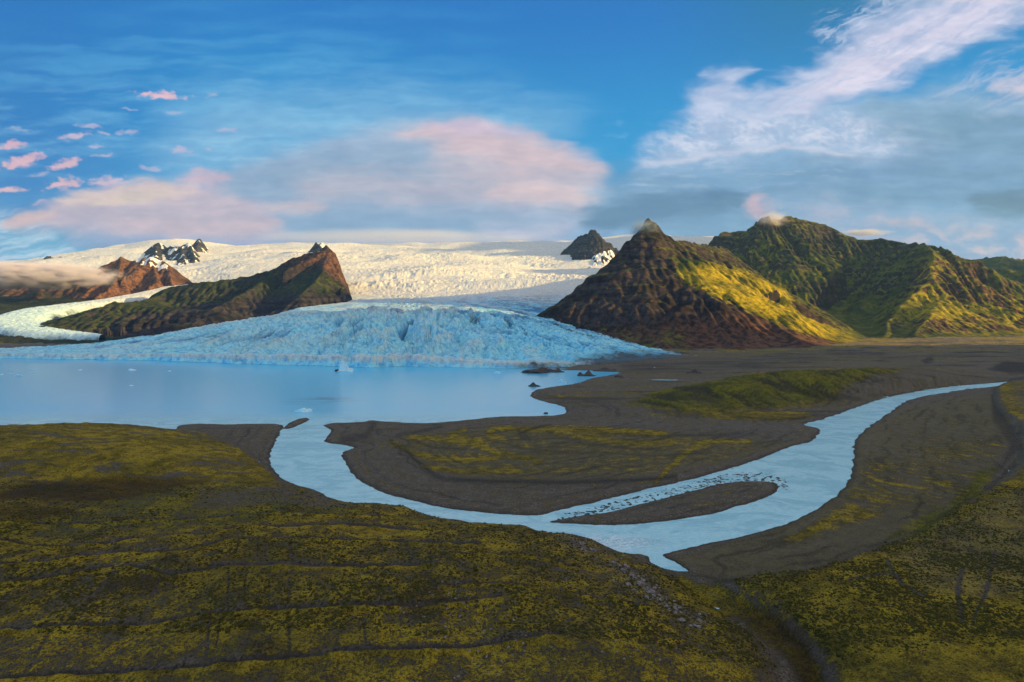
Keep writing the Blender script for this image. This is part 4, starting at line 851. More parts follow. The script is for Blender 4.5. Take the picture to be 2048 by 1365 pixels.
for k, (a, b2, w, h, lab) in enumerate(((4, 750, 8, 2, 'tiny floe at the very left edge of the lake'), (22, 748.5, 8, 1.8, 'thin floe just left of the widest left edge floe'), (18, 739, 7, 1.4, 'thin floe farthest out in the left edge scatter'),
                                         (66, 740, 9, 1.5, 'thin floe above and right of the widest left edge floe'), (66, 750, 6, 1.2, 'speck of ice just right of the widest left edge floe'), (993, 747, 16, 3, 'small turquoise floe near the dark moraine heap'),
                                         (1122, 764, 8, 4, 'small upright white iceberg in the narrow bay at the right'), (1130, 767, 5, 3, 'white ice chip right of the upright bay iceberg'), (1160, 768.5, 4, 2, 'white ice chip at the shore inside the narrow bay'),
                                         (1309, 738, 5, 2.5, 'white ice chip beside the dark moraine mud'), (160, 741, 10, 1.6, 'thin pale floe midway between the scatter and the flat floe'))):
    berg(a, b2, w, h, 40 + k, lab)
berg(1068, 773, 28, 6, 60, 'dark rounded rock islet just off the curved beach', 2, rkd, 'rock_islet', 'rock islet', None, .7)
berg(1092, 828, 11, 6, 61, 'single dark boulder standing in the shallow corner of the lake', 0, rkd, 'boulder', 'boulder', None, .9)
for k, (a, b2, w, h, lab) in enumerate(((1075, 746, 70, 11, 'long brown moraine heap at the foot of the dirty ice'), (1105, 744, 50, 7, 'low brown heap right of the long moraine heap'), (1175, 752, 50, 9, 'pointed brown gravel heap in the narrow bay'),
                                         (1240, 756, 36, 6, 'low brown gravel heap at the head of the bay'), (1215, 742, 60, 5, 'flat dark heap between the ice edge and the bay'), (1298, 742, 22, 4, 'small dark heap beside the ice chip'), (1390, 748, 34, 7, 'brown gravel heap on the plain right of the bay'))):
    berg(a, b2, w, h, 70 + k, lab, 3, rkd, 'moraine_heap', 'gravel heap', 'moraine heaps by the ice edge', .8)
protos = [lump('boulder', (1.0, .8, .65), 200 + k, rk, 2, .35, chop=7) for k in range(6)]
used = [False] * 6; lab_s = 'pale grey boulder in the stony streak running down to the river bend'; lab_t = 'pale boulder scattered on the mossy slope at the bottom of the view'
def place_rock(px, py, s, lab, grp):
    x, y, zz = ground_z(px, py); k = random.randrange(6); o = protos[k]
    if used[k]: o = o.copy(); col.objects.link(o)
    used[k] = True
    o.location = (x, y, zz + s * .15); o.scale = (s, s * random.uniform(.8, 1.2), s * random.uniform(.7, 1.1)); o.rotation_euler.z = random.uniform(0, 6.28); tag(o, lab, 'boulder', grp)
stre = catmull([(1150, 1082), (1205, 1110), (1250, 1142), (1290, 1172), (1330, 1208), (1400, 1245)], 10)
for k in range(150):
    p = stre[random.randrange(len(stre))]; sgm = random.choice((5, 9, 16))
    place_rock(p[0] + random.gauss(0, sgm), p[1] + random.gauss(0, sgm * .7), random.uniform(.45, 1.2) * random.choice((1, 1, 1.9)), lab_s, 'boulders in the stony streak')
for k in range(110):
    a = random.choice(((980, 1290, 50, 45), (900, 1200, 60, 30), (1150, 1200, 120, 50), (1300, 1300, 160, 40)))
    place_rock(random.gauss(a[0], a[2]), min(1355, random.gauss(a[1], a[3])), random.uniform(.35, .8), lab_t, 'boulders on the mossy slope')
# low dark tussocks: uncountable, one mesh
def tussocks(n=26000):
    import bmesh
    P_ = []
    while len(P_) < n:
        m = n; px = rng.uniform(-20, 2070, m); py = rng.uniform(985, 1368, m)
        i = np.searchsorted(cols, px).clip(0, len(cols) - 1); k = np.searchsorted(-pyr, -py).clip(0, len(pyr) - 1)
        den = np.where(te[k, i] > 12, .9, np.where(fo[k, i] > 8, .45, 0)) * (moss[k, i] > .3) * np.clip(.5 + 1.6 * nm[k, i], 0.05, 1)
        s = rng.uniform(0, 1, m) < den
        P_ += list(zip(Xg[k, i][s] + rng.normal(0, .5, s.sum()), Yg[k, i][s] + rng.normal(0, .7, s.sum()), z[k, i][s]))
    P_ = np.array(P_[:n])
    bm = bmesh.new(); bmesh.ops.create_icosphere(bm, subdivisions=1, radius=1); v0 = np.array([v.co[:] for v in bm.verts]); f0 = np.array([[v.index for v in f.verts] for f in bm.faces]); bm.free()
    s = rng.uniform(.22, .62, n) * np.where(rng.uniform(0, 1, n) > .93, 1.7, 1)
    co = v0[None] * (1 + rng.uniform(-.35, .35, (n, len(v0), 1))) * s[:, None, None] * np.array([1.25, 1.25, .7]) + P_[:, None, :]
    q = (f0[None] + (np.arange(n) * len(v0))[:, None, None]).reshape(-1, 3)
    m, t, b = new_mat('tussock_leaves'); o = t.obj(); n1 = t.noise(o, .35, 3); fin(t, b, t.mix(n1, (0.018, 0.020, 0.006), (0.10, 0.085, 0.014)), .95, None, .1)
    return tag(raw_mesh('moss_tussocks', co.reshape(-1, 3), q, m, None, False), 'low dark moss tussocks and dwarf shrubs dotting the slopes', kind='stuff')
tussocks()

# ------------------------------------------------------------------ haze and low clouds
def box(name, x0, x1, y0, y1, z0, z1, mat):
    co = np.array([(x, y, zz) for zz in (z0, z1) for y in (y0, y1) for x in (x0, x1)], float)
    q = np.array([[0, 2, 3, 1], [4, 5, 7, 6], [0, 1, 5, 4], [2, 6, 7, 3], [0, 4, 6, 2], [1, 3, 7, 5]])
    return raw_mesh(name, co, q, mat, None, False)
def mat_haze():
    m = bpy.data.materials.new('haze_air'); m.use_nodes = True; t = m.node_tree; t.nodes.clear()
    o = t.nodes.new('ShaderNodeOutputMaterial'); v = t.nodes.new('ShaderNodeVolumePrincipled'); v.inputs['Color'].default_value = (0.35, 0.66, 1.0, 1)
    v.inputs['Density'].default_value = HAZE; v.inputs['Anisotropy'].default_value = 0.2; t.links.new(v.outputs[0], o.inputs['Volume']); return m
HAZE = 1.3e-5
if HAZE: tag(box('haze', -14000, 16000, -7000, 21000, -300, 3700, mat_haze()), 'thin blue air between the near ground and the far ice', kind='stuff')
def cloud(name, px, py, Y, rx, rz, ry, dens, seed, label, tint=(0.95, 0.93, 0.95), nscale=1.0, cut_=0.5):
    c = P3(px, py, Y)
    import bmesh
    bm = bmesh.new(); bmesh.ops.create_icosphere(bm, subdivisions=4, radius=1.0)
    me = bpy.data.meshes.new(name); bm.to_mesh(me); bm.free()
    m = bpy.data.materials.new(name + '_vapour'); m.use_nodes = True; t = NT(m.node_tree); m.node_tree.nodes.clear()
    o = t.n.new('ShaderNodeOutputMaterial'); v = t.n.new('ShaderNodeVolumePrincipled'); v.inputs['Color'].default_value = (*tint, 1); v.inputs['Anisotropy'].default_value = 0.0
    ob = t.obj(); n = t.noise(t.mapping(ob, (1.6 * nscale, 1.6 * nscale * ry / rx if ry > rx * .3 else 1.0, 1.6 * nscale * max(rz / rx, .25) * 1.6), (0, 0, 0), (seed, seed * 2, 0)), 1.5, 5, .6)
    r = t.vm('LENGTH', ob); ln = t.n.new('ShaderNodeVectorMath'); ln.operation = 'LENGTH'; t.put(ln.inputs[0], ob)
    fall = t.sm(ln.outputs['Value'], 1.0, 0.25)
    d = t.m('MULTIPLY', t.m('MULTIPLY', fall, t.sm(t.m('ADD', n, t.m('MULTIPLY', fall, .25)), cut_, cut_ + .25)), dens)
    t.put(v.inputs['Density'], d); t.l.new(v.outputs[0], o.inputs['Volume'])
    me.materials.append(m); ob_ = bpy.data.objects.new(name, me); col.objects.link(ob_); ob_.location = c; ob_.scale = (rx, ry, rz)
    return tag(ob_, label, kind='stuff')
cloud('cloud_bank', 40, 552, 5200, 980, 140, 420, 0.05, 3, 'pink low cloud bank lying along the far left mountain', (1.0, 0.92, 0.96), 3.2, .47)
cloud('cloud_bank', 800, 474, 10300, 3300, 190, 500, 0.0013, 23, 'thin grey cloud resting on the skyline of the ice cap', nscale=1.0, cut_=.42)
cloud('mist', 1288, 462, 4230, 150, 110, 170, 0.011, 8, 'thin mist on the tip of the pyramid mountain', (.42, .52, .62), 1.6)  # blue-grey tint stands in for shadow on this mist
cloud('mist', 1545, 440, 6500, 230, 120, 200, 0.007, 12, 'wisp of mist across the jagged summit', (0.98, .92, .9), 1.2)
cloud('mist', 1730, 466, 6300, 360, 55, 160, 0.010, 17, 'thin mist lying along the ridge right of the summit', nscale=1.2)

# ------------------------------------------------------------------ sky
world = bpy.data.worlds.new('World'); sc.world = world; world.use_nodes = True
wt = NT(world.node_tree); world.node_tree.nodes.clear()
wo = wt.n.new('ShaderNodeOutputWorld'); bg = wt.n.new('ShaderNodeBackground'); bg.inputs['Strength'].default_value = 0.1
sky = wt.n.new('ShaderNodeTexSky'); sky.sky_type = 'NISHITA'; sky.sun_disc = False
sky.sun_elevation = math.radians(SUN_EL); sky.sun_rotation = math.radians(SUN_AZ); sky.altitude = 100; sky.air_density = 1.0; sky.dust_density = 0.3; sky.ozone_density = 2.5
hs = wt.n.new('ShaderNodeHueSaturation'); hs.inputs['Saturation'].default_value = 1.35; hs.inputs['Value'].default_value = 1.6; wt.l.new(sky.outputs[0], hs.inputs['Color'])
d = wt.n.new('ShaderNodeTexCoord').outputs['Generated']; dx, dy, dz = wt.sep(d)
az = wt.m('ARCTAN2', dx, dy); el = wt.m('ARCSINE', dz)
def AE(px, py):
    x, y_ = (px - 1024) / F, (HZ - py) / F; return math.atan2(x, 1), math.atan2(y_, math.hypot(x, 1))
base = hs.outputs[0]
K = 10.0; EXI = 2 ** -EXPO
def C(r, g, b, k=1.0):   # display value -> radiance for the 0.1 strength background
    f = lambda v: EXI * ((v / 255 + .055) / 1.055) ** 2.4 if v > 10 else EXI * v / 255 / 12.92
    return (f(r) * K * k, f(g) * K * k, f(b) * K * k)
P2 = wt.comb(az, el)
wn = wt.noise(wt.mapping(P2, (1.0, 2.2, 1)), 3.2, 4, .55, out=1); wn2 = wt.noise(wt.mapping(P2, (1.0, 2.6, 1)), 14.0, 4, .6, out=1)
wv = wt.vm('ADD', wt.vm('MULTIPLY', wt.vm('SUBTRACT', wn, (.5, .5, .5)), (0.17, 0.07, 0)), wt.vm('MULTIPLY', wt.vm('SUBTRACT', wn2, (.5, .5, .5)), (0.05, 0.018, 0)))
PW = wt.vm('ADD', P2, wv)
def blob(px, py, rx, ry, rot=0, a=1.0, b=0.2, src=None):
    """soft ellipse on the sky: centre and radii given in frame pixels at that place, turned to angles"""
    ca, ce = AE(px, py); ax_, _ = AE(px + rx, py); _, ey = AE(px, py - ry)
    ra, re = max(abs(ax_ - ca), .004), max(abs(ey - ce), .003)
    v = wt.vm('SUBTRACT', src or PW, (ca, ce, 0))
    if rot: v = wt.mapping(v, (1, 1, 1), (0, 0, -math.radians(rot)))
    v = wt.vm('DIVIDE', v, (ra, re, 1)); ln = wt.n.new('ShaderNodeVectorMath'); ln.operation = 'LENGTH'; wt.put(ln.inputs[0], v)
    return wt.sm(ln.outputs['Value'], a, b)
streak = wt.noise(wt.mapping(P2, (1.0, 5.0, 1), (0, 0, .08)), 5.0, 6, .62, .4)
puff = wt.noise(wt.mapping(P2, (1.0, 1.9, 1)), 11.0, 6, .62, .3)
diag = wt.noise(wt.mapping(P2, (1.0, 4.5, 1), (0, 0, -.62)), 5.5, 7, .66, .8)
rip = wt.noise(wt.mapping(P2, (1.0, 2.6, 1), (0, 0, .35)), 26.0, 4, .6, .8)
M_ = wt.m
def lay(c, mask, color, k=1.0):
    return wt.mix(M_('MULTIPLY', mask, k), c, color)
def hs_glow(b_):
    a0 = math.radians(SUN_AZ)
    dt = wt.m('ADD', wt.m('MULTIPLY', dx, math.sin(a0)), wt.m('MULTIPLY', dy, math.cos(a0)))
    g = wt.m('MULTIPLY', wt.sm(dt, 0.25, 1.0), wt.sm(el, 1.3, 0.2))
    b_ = wt.mix(g, b_, C(255, 206, 150, 1.7))  # warm glow added toward the sun to warm the shaded ground
    up_c = wt.m('MULTIPLY', wt.sm(el, 0.62, 0.95), wt.sm(wt.noise(d, 3.0, 5, .6), .3, .6, .55, 1.0))   # unseen bright cloud veil added overhead to lift the light on the ground
    return wt.mix(up_c, b_, C(240, 226, 200, .9))
# deep clear blue overhead (visible half only; the rest takes the added glow and veil)
fr = wt.sm(dy, 0.0, 0.4)
blue = wt.mix(wt.sm(el, 0.0, 0.52), C(92, 178, 226), C(8, 112, 198)); 
blue = wt.mix(wt.sm(az, -0.35, -0.75, 0, .45), blue, C(18, 84, 165)); blue = wt.mix(wt.sm(az, 0.3, 0.6, 0, .35), blue, C(24, 120, 165))
base = wt.mix(M_('MULTIPLY', fr, .92), base, blue)
base = hs_glow(base)
base = lay(base, blob(30, 560, 330, 150, 0, 1.1, .2), C(196, 222, 236), .8)
# thin veil, upper left and centre
base = lay(base, M_('MULTIPLY', blob(480, 230, 620, 210, 8, 1.1, .1), wt.sm(streak, .40, .68)), C(110, 190, 225), .75)
base = lay(base, M_('MULTIPLY', blob(150, 330, 330, 110, 0, 1.1, .1), wt.sm(streak, .38, .62)), C(120, 190, 225), .7)
# soft high cloud for the parts of the sky outside the view
base = lay(base, M_('MULTIPLY', wt.sm(wt.m('ABSOLUTE', az), 0.75, 0.95), wt.sm(streak, .42, .62)), C(165, 178, 205), .8)
wt.l.new(base, bg.inputs['Color']); wt.l.new(bg.outputs[0], wo.inputs['Surface'])
try: world.cycles.sampling_method = 'MANUAL'; world.cycles.sample_map_resolution = 512
except Exception: pass

# the clouds in view: a far dome whose cover and tone are worked out vertex by vertex
spx = np.concatenate([np.arange(-900, -40, 12.0), np.arange(-40, 2090, 2.0), np.arange(2090, 2950, 12.0)]); spy = np.concatenate([np.arange(-420, -12, 8.0), np.arange(-12, 560, 1.6), np.arange(560, 672, 8.0)])
KX, KY = np.meshgrid(spx, spy)
ww1 = 26 * fbm(KX / 170, KY / 90, 4, 600), 15 * fbm(KX / 170, KY / 90, 4, 610)
ww2 = 9 * fbm(KX / 42, KY / 24, 4, 620), 6 * fbm(KX / 42, KY / 24, 4, 630)
WX, WY = KX + ww1[0] + ww2[0], KY + ww1[1] + ww2[1]
def S(r_, g_, b_): return np.array([r_, g_, b_], float)
LAY = []
def add(mask, c, k=1.0):
    LAY.append((np.clip(mask * k, 0, 1), c))
def cpoly(pts, soft, amp=0.0, nx=60, ny=20, seed=0, lumpy=0.35):
    p = catmull(pts, 4, True)
    m = (WX > p[:, 0].min() - 2 * soft - 2 * amp - 30) & (WX < p[:, 0].max() + 2 * soft + 2 * amp + 30) & (WY > p[:, 1].min() - 2 * soft - 2 * amp - 30) & (WY < p[:, 1].max() + 2 * soft + 2 * amp + 30)
    d_ = np.full(KX.shape, 1e9); d_[m] = sdf(WX[m], WY[m], p)
    q_ = np.ones(KX.shape)
    if amp: n_ = fbm(WX[m] / nx, WY[m] / ny, 5, 640 + seed); d_[m] += 1.5 * amp * n_; q_[m] = 1 - .12 * ss(-.1, .5, n_)
    soft = soft * 1.35 + 4
    return ss(soft, -soft, d_) * q_
st1 = fbm(WX / 260, WY / 34, 5, 650); st2 = fbm((WX + WY * .6) / 90, WY / 14, 5, 655, .6); pf = fbm(WX / 70, WY / 36, 5, 660, .55)
ca_, sa_ = math.cos(math.radians(28)), math.sin(math.radians(28))
DU, DV = WX * ca_ - WY * sa_, WX * sa_ + WY * ca_
dg = fbm(DU / 210, DV / 34, 6, 665, .6); dgf = ridged(DU / 90 + .5 * dg, DV / 16, 4, 667, .6) - .5
rp = ridged((KX + 8 * pf) / 26, (KY + 10 * pf) / 13, 4, 670, .6) - .5
# thin veils
add(ss(-.35, .5, st1 + .5 * st2) * cpoly([(-200, 200), (250, 120), (620, 110), (950, 190), (1150, 260), (900, 330), (500, 340), (250, 330), (-100, 380)], 90), S(120, 186, 226), .55)
add(cpoly([(420, 200), (620, 190), (900, 200), (1120, 240), (900, 300), (620, 310), (480, 360), (330, 340), (350, 260)], 60, 20, 120, 30, 1), S(132, 186, 224), .85)
add(ss(-.1, .5, st2) * cpoly([(330, 300), (560, 270), (780, 270), (620, 320), (470, 350)], 30), S(168, 208, 234), .5)
add(ss(-.2, .4, st1) * cpoly([(-60, 100), (500, 0), (1000, 60), (700, 130), (100, 200)], 70), S(60, 152, 212), .4)
# low sky at the left: bright streaks over a blue gap
add(cpoly([(-300, 430), (60, 432), (300, 470), (340, 520), (-300, 540)], 22), S(120, 180, 214), .9)
add(ss(-.25, .35, fbm((WX - WY * 1.5) / 120, (WY + WX * .25) / 12, 5, 680)) * cpoly([(-300, 420), (30, 420), (200, 480), (300, 500), (-100, 535)], 20), S(205, 222, 238), .85)
add(cpoly([(120, 462), (240, 460), (420, 474), (330, 486), (220, 492), (150, 478)], 9, 5, 60, 12, 3), S(72, 142, 186), .85)
# lens-shaped cloud
add(cpoly([(340, 395), (430, 350), (600, 300), (720, 258), (860, 236), (1000, 250), (1110, 285), (1180, 325), (1210, 365), (1225, 385), (1200, 420), (1180, 500), (800, 505), (420, 500), (330, 450)], 16, 12, 160, 30, 4), S(172, 188, 214), .97)
add(cpoly([(480, 340), (640, 300), (820, 290), (960, 305), (920, 345), (960, 380), (800, 395), (600, 395), (450, 410), (420, 370)], 30, 10, 220, 24, 5), S(136, 165, 196), .85)
add(cpoly([(600, 352), (760, 338), (960, 345), (1120, 372), (1180, 400), (960, 412), (760, 405), (620, 400)], 26, 16, 140, 20, 6), S(190, 184, 200), .9)
add(cpoly([(800, 262), (900, 240), (1010, 252), (1110, 285), (1185, 328), (1195, 350), (1100, 345), (1000, 330), (900, 292)], 15, 12, 110, 22, 7), S(222, 194, 200), .9)
add(cpoly([(880, 290), (1040, 312), (1180, 345), (1200, 380), (1060, 378), (900, 345)], 18, 8, 80, 16, 8), S(208, 188, 198), .6)
add(cpoly([(1010, 360), (1120, 362), (1215, 385), (1190, 410), (1060, 412), (980, 392)], 14, 8, 90, 16, 9), S(224, 198, 202), .85)
add(cpoly([(840, 244), (960, 238), (1060, 262), (1020, 268), (900, 258)], 9, 6, 60, 10, 10), S(206, 188, 214), .7)
add(cpoly([(250, 420), (560, 400), (900, 415), (1200, 420), (1200, 492), (300, 492)], 22, 8, 160, 20, 60), S(170, 178, 208), .6)
add(cpoly([(560, 420), (760, 412), (980, 425), (1160, 430), (1160, 480), (800, 486), (560, 470)], 20, 12, 160, 20, 11), S(132, 166, 200), .8)
add(cpoly([(960, 452), (1080, 440), (1190, 436), (1190, 485), (1000, 484)], 16, 8, 90, 16, 12), S(196, 196, 218), .8)
add(cpoly([(540, 404), (600, 396), (650, 408), (600, 418), (556, 414)], 7, 5, 30, 8, 13), S(220, 194, 198), .8)
add(cpoly([(750, 402), (800, 396), (850, 404), (800, 410)], 6, 4, 30, 8, 14), S(200, 186, 200), .5)
# pink cloud on the left
add(cpoly([(0, 440), (40, 418), (110, 400), (180, 378), (260, 362), (340, 360), (430, 370), (520, 400), (560, 440), (480, 478), (300, 476), (140, 455), (60, 446)], 9, 9, 90, 18, 15), S(202, 184, 198), .97)
add(cpoly([(110, 398), (180, 376), (270, 362), (350, 362), (400, 378), (320, 392), (220, 402), (150, 412)], 8, 7, 70, 12, 16), S(230, 204, 196), .9)
add(cpoly([(190, 400), (260, 384), (330, 380), (310, 392), (240, 402)], 6, 4, 50, 8, 17), S(242, 216, 192), .75)
add(cpoly([(0, 438), (50, 420), (100, 418), (80, 434), (30, 444)], 5, 3, 30, 8, 18), S(234, 198, 192), .9)
add(cpoly([(350, 352), (390, 337), (440, 340), (470, 352), (430, 362), (380, 362)], 5, 4, 40, 8, 19), S(220, 186, 200), .85)
add(cpoly([(200, 430), (320, 425), (480, 440), (560, 455), (420, 466), (260, 458)], 12, 8, 90, 12, 20), S(214, 190, 198), .7)
add(cpoly([(140, 462), (400, 474), (700, 480), (1180, 478), (1180, 500), (300, 500)], 10, 4, 120, 10, 21), S(168, 176, 210), .75)
# small puffs
for n_, (a, b2, rx, ry, ro, c3) in enumerate(((325, 187, 56, 10, -3, (236, 186, 204)), (418, 186, 13, 6, 0, (170, 178, 220)), (25, 286, 34, 10, 3, (228, 176, 196)), (45, 318, 58, 13, 15, (226, 178, 196)), (128, 323, 42, 12, 17, (226, 182, 200)), (205, 304, 24, 6, 6, (206, 184, 212)),
                                 (150, 268, 36, 9, 6, (200, 184, 214)), (178, 249, 32, 6, -4, (196, 188, 220)), (212, 262, 16, 5, 0, (190, 184, 220)), (254, 261, 20, 5, 4, (184, 184, 220)), (362, 297, 28, 7, 4, (206, 184, 216)), (301, 332, 24, 8, -3, (180, 180, 216)), (130, 364, 44, 15, 12, (224, 180, 196)),
                                 (215, 360, 44, 12, 4, (200, 180, 208)), (18, 376, 34, 9, 0, (224, 182, 196)), (35, 255, 32, 5, 0, (140, 176, 216)), (350, 220, 24, 4, 0, (160, 178, 220)), (415, 294, 10, 4, 0, (190, 180, 214)), (80, 345, 30, 6, 10, (170, 176, 214)), (75, 400, 20, 6, 8, (200, 176, 204)), (190, 288, 22, 4, 0, (186, 184, 220)), (260, 212, 16, 4, 0, (170, 180, 222)), (454, 256, 22, 6, 0, (176, 180, 218)))):
    cr, sr = math.cos(math.radians(ro)), math.sin(math.radians(ro)); ex = KX - a + ww2[0] * 2.0; ey = KY - b2 + ww2[1] * 1.6
    q1 = (ex * cr - ey * sr) / rx; q2 = (ex * sr + ey * cr) / ry
    dd_ = np.hypot(q1, np.where(q2 > 0, q2 * 1.25, q2)) + .75 * fbm(KX / 16, KY / 9, 4, 690 + n_)
    add(ss(1.15, .30, dd_), S(*c3) * .72 + S(214, 194, 208) * .28, .88 if rx > 32 else .55)
    add(ss(.8, .1, dd_ + .25 * q2) , S(*c3) + S(12, 8, -2), .6 if rx > 32 else .25)
# right-hand deck
add(cpoly([(1190, 400), (1260, 350), (1330, 290), (1420, 240), (1560, 200), (1750, 185), (2000, 170), (2900, 150), (2900, 560), (1190, 560), (1180, 440)], 22, 22, 150, 40, 30), S(144, 181, 217), .96)
add((.7 + .3 * ss(-.4, .4, rp + .8 * pf)) * cpoly([(1280, 325), (1370, 250), (1400, 180), (1500, 200), (1640, 210), (1760, 230), (1900, 250), (1860, 310), (1720, 320), (1560, 296), (1400, 312)], 24, 16, 80, 24, 31), S(184, 200, 230), .95)
add(ss(-.1, .6, rp + .9 * pf) * cpoly([(1300, 320), (1400, 240), (1560, 215), (1760, 240), (1800, 300), (1560, 292)], 26, 12, 60, 20, 32), S(222, 222, 240), .65)
arc = np.abs(WY - np.interp(WX, [1240, 1290, 1400, 1500, 1570, 1650, 1750], [345, 322, 302, 294, 291, 300, 322])); add(ss(11, 1, arc + 6 * rp) * ss(1240, 1330, KX) * ss(1770, 1680, KX), S(216, 216, 236), .75)
add(cpoly([(1750, 215), (1900, 200), (2900, 190), (2900, 340), (1950, 330), (1800, 300)], 36, 22, 160, 26, 33) * (.5 + .5 * ss(-.3, .3, st1)), S(116, 154, 184), .85)
add((.4 + .6 * ss(-.3, .3, st1)) * cpoly([(1220, 345), (1400, 330), (1600, 318), (1850, 325), (2900, 330), (2900, 420), (1800, 405), (1500, 400), (1260, 390)], 22, 18, 160, 22, 34), S(108, 146, 182), .75)
add(ss(.02, .4, st2) * cpoly([(1250, 350), (1500, 330), (1700, 335), (1560, 370), (1300, 385)], 16), S(176, 196, 224), .6)
add(cpoly([(1172, 420), (1220, 396), (1320, 385), (1450, 380), (1500, 400), (1480, 430), (1380, 440), (1260, 455), (1180, 452)], 13, 14, 90, 22, 35), S(92, 130, 166), .92)
add(cpoly([(1330, 440), (1440, 425), (1560, 420), (1540, 470), (1420, 492), (1340, 470)], 18, 8, 80, 16, 36), S(122, 164, 198), .75)
add((.3 + .7 * ss(-.25, .3, pf)) * cpoly([(1560, 405), (1700, 398), (1850, 420), (2040, 440), (2900, 430), (2900, 560), (1900, 560), (1700, 480), (1580, 440)], 18, 16, 100, 24, 37), S(178, 182, 208), .9)
add(ss(-.15, .35, pf + .4 * st1) * cpoly([(1780, 440), (1950, 460), (2900, 470), (2900, 560), (1960, 540), (1860, 490)], 20, 14, 100, 20, 38), S(214, 198, 208), .8)
add(cpoly([(1960, 385), (2060, 380), (2200, 410), (2060, 428), (1980, 418)], 12, 12, 60, 18, 39), S(96, 126, 150), .7)
add(cpoly([(1750, 430), (1790, 436), (1830, 445), (1780, 446)], 5, 5, 30, 8, 40), S(216, 192, 202), .7)
add(cpoly([(1500, 392), (1516, 386), (1534, 400), (1545, 425), (1520, 434), (1500, 420)], 8, 8, 20, 16, 41), S(216, 182, 196), .85)
# the long bright streak rising to the upper right, with torn edges
stk = cpoly([(1395, 170), (1430, 145), (1480, 142), (1490, 175), (1560, 160), (1620, 128), (1690, 75), (1740, 30), (1790, -10), (2000, -80), (2500, -250), (2500, -40), (2100, 20), (1950, 75), (1850, 125), (1740, 185), (1640, 205), (1540, 220), (1440, 240), (1390, 215)], 15, 26, 110, 30, 50)
add(stk * (.65 + .35 * ss(-.35, .25, dg + .35 * dgf)), S(196, 206, 234), .95)
add(cpoly([(1560, 190), (1640, 140), (1740, 70), (1860, 10), (2000, -50), (2400, -160), (2050, 20), (1900, 90), (1740, 170), (1620, 200)], 18, 18, 120, 26, 51) * (.35 + .65 * ss(-.4, .25, dg + .4 * dgf)), S(222, 216, 238), .95)
add(ss(.0, .4, dgf + .4 * dg) * cpoly([(1660, 30), (1760, 0), (1800, 10), (1740, 50), (1700, 90), (1640, 70)], 14, 16, 40, 20, 52), S(196, 208, 234), .75)
add(ss(-.15, .35, dg + .5 * dgf) * cpoly([(1860, 190), (1960, 140), (2060, 90), (2300, 20), (2300, 180), (2100, 200), (1960, 215)], 18, 18, 70, 24, 53), S(186, 196, 224), .8)
add(cpoly([(1990, 170), (2030, 155), (2200, 140), (2200, 185), (2040, 182)], 8, 8, 40, 14, 54), S(222, 208, 222), .8)
add(ss(.1, .5, st2) * cpoly([(1230, 240), (1330, 230), (1400, 250), (1300, 290), (1220, 300)], 22), S(120, 184, 226), .5)
# composite the layers into one cover and one tone
cov = np.zeros(KX.shape); tone = np.zeros(KX.shape + (3,))
for mk, c_ in LAY:
    na = mk + cov * (1 - mk); tone = np.where(na[..., None] > 1e-5, (c_ * mk[..., None] + tone * (cov * (1 - mk))[..., None]) / np.maximum(na, 1e-5)[..., None], tone); cov = na
grain = 1 + (.03 * fbm(KX / 30, KY / 9, 5, 700) + .05 * st2 + .07 * pf + .05 * st1)[..., None] * np.array([1.3, 1.0, .6])
tone = np.clip(tone * grain, 0, 255) / 255; lin = np.where(tone > .04, ((tone + .055) / 1.055) ** 2.4, tone / 12.92)
Rr = 42000.0; Vx, Vz = (KX - 1024) / F, (HZ - KY) / F; Ln = np.sqrt(Vx ** 2 + 1 + Vz ** 2)
fade = ss(-880, -300, KX) * ss(2930, 2350, KX) * ss(-400, -150, KY)
sm_ = bpy.data.materials.new('cloudy_sky'); sm_.use_nodes = True; s_ = NT(sm_.node_tree); sm_.node_tree.nodes.clear()
out_ = s_.n.new('ShaderNodeOutputMaterial'); em = s_.n.new('ShaderNodeEmission'); tr = s_.n.new('ShaderNodeBsdfTransparent'); mx = s_.n.new('ShaderNodeMixShader')
cr_, cg_, cb_ = (s_.attr(k) for k in ('tone_r', 'tone_g', 'tone_b'))
nrm = s_.vm('NORMALIZE', s_.obj()); sx, sy, sz = s_.sep(nrm); e_ = s_.m('ARCSINE', sz); z_ = s_.m('ARCTAN2', sx, sy)
def L3(r_, g_, b_): return tuple(v / K for v in C(r_, g_, b_))
bl = s_.mix(s_.sm(e_, 0.02, 0.30), L3(96, 184, 228), L3(30, 152, 214)); bl = s_.mix(s_.sm(e_, 0.26, 0.50), bl, L3(24, 116, 196))
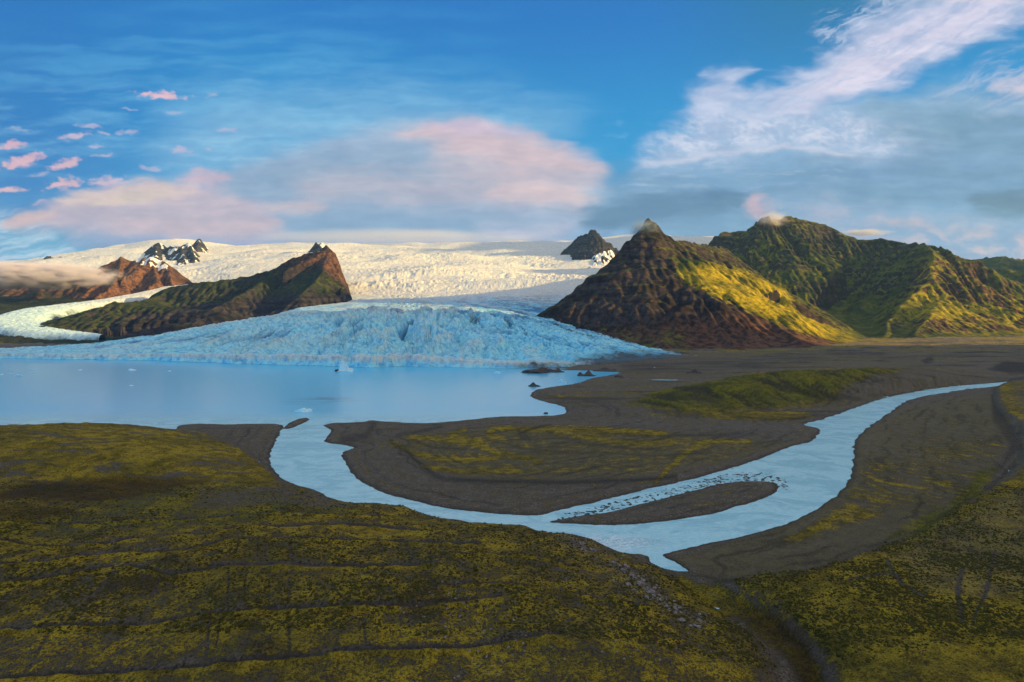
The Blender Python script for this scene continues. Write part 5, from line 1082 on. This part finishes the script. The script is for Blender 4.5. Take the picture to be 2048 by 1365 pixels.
bl = s_.mix(s_.sm(z_, -0.35, -0.72, 0, .7), bl, L3(16, 104, 186)); bl = s_.mix(s_.m('MULTIPLY', s_.sm(z_, 0.2, 0.5), s_.sm(e_, .3, .5)), bl, L3(26, 118, 166))
cc = s_.comb(s_.m('MULTIPLY', cr_, EXI), s_.m('MULTIPLY', cg_, EXI), s_.m('MULTIPLY', cb_, EXI))
s_.put(em.inputs['Color'], s_.mix(s_.attr('cover'), bl, cc)); s_.put(mx.inputs[0], s_.attr('edge')); s_.l.new(tr.outputs[0], mx.inputs[1]); s_.l.new(em.outputs[0], mx.inputs[2]); s_.l.new(mx.outputs[0], out_.inputs['Surface'])
try: sm_.cycles.emission_sampling = 'NONE'
except Exception: pass
tag(grid_mesh('sky', Vx / Ln * Rr, 1 / Ln * Rr, Vz / Ln * Rr, sm_, dict(cover=cov, tone_r=lin[..., 0], tone_g=lin[..., 1], tone_b=lin[..., 2], edge=fade)), 'blue evening sky with a lens shaped cloud and bright torn streaks', kind='structure')
print('sky', round(time.time() - T0, 1))

sl = bpy.data.lights.new('sun', 'SUN'); sl.energy = 5.0; sl.angle = math.radians(0.6); sl.color = (1.0, 0.68, 0.22)
so = bpy.data.objects.new('sun', sl); col.objects.link(so)
from mathutils import Vector
a, e = math.radians(SUN_AZ), math.radians(SUN_EL)
Ld = Vector((math.sin(a) * math.cos(e), math.cos(a) * math.cos(e), math.sin(e)))
so.rotation_euler = Ld.to_track_quat('Z', 'Y').to_euler()

cam = bpy.data.cameras.new('camera'); cam.sensor_width = 36; cam.lens = 36 * F / 2048; cam.clip_end = 90000; cam.clip_start = 1; cam.shift_y = -(682.5 - HZ) / 2048
co_ = bpy.data.objects.new('camera', cam); col.objects.link(co_); co_.location = (0, 0, H); co_.rotation_euler = (math.radians(90), 0, 0); sc.camera = co_
sc.view_settings.view_transform = 'Standard'; sc.view_settings.look = 'None'; sc.view_settings.gamma = 1.0; sc.view_settings.exposure = EXPO
try: sc.cycles.max_bounces = 6; sc.cycles.volume_bounces = 1; sc.cycles.diffuse_bounces = 3
except Exception: pass
print('done', round(time.time() - T0, 1))
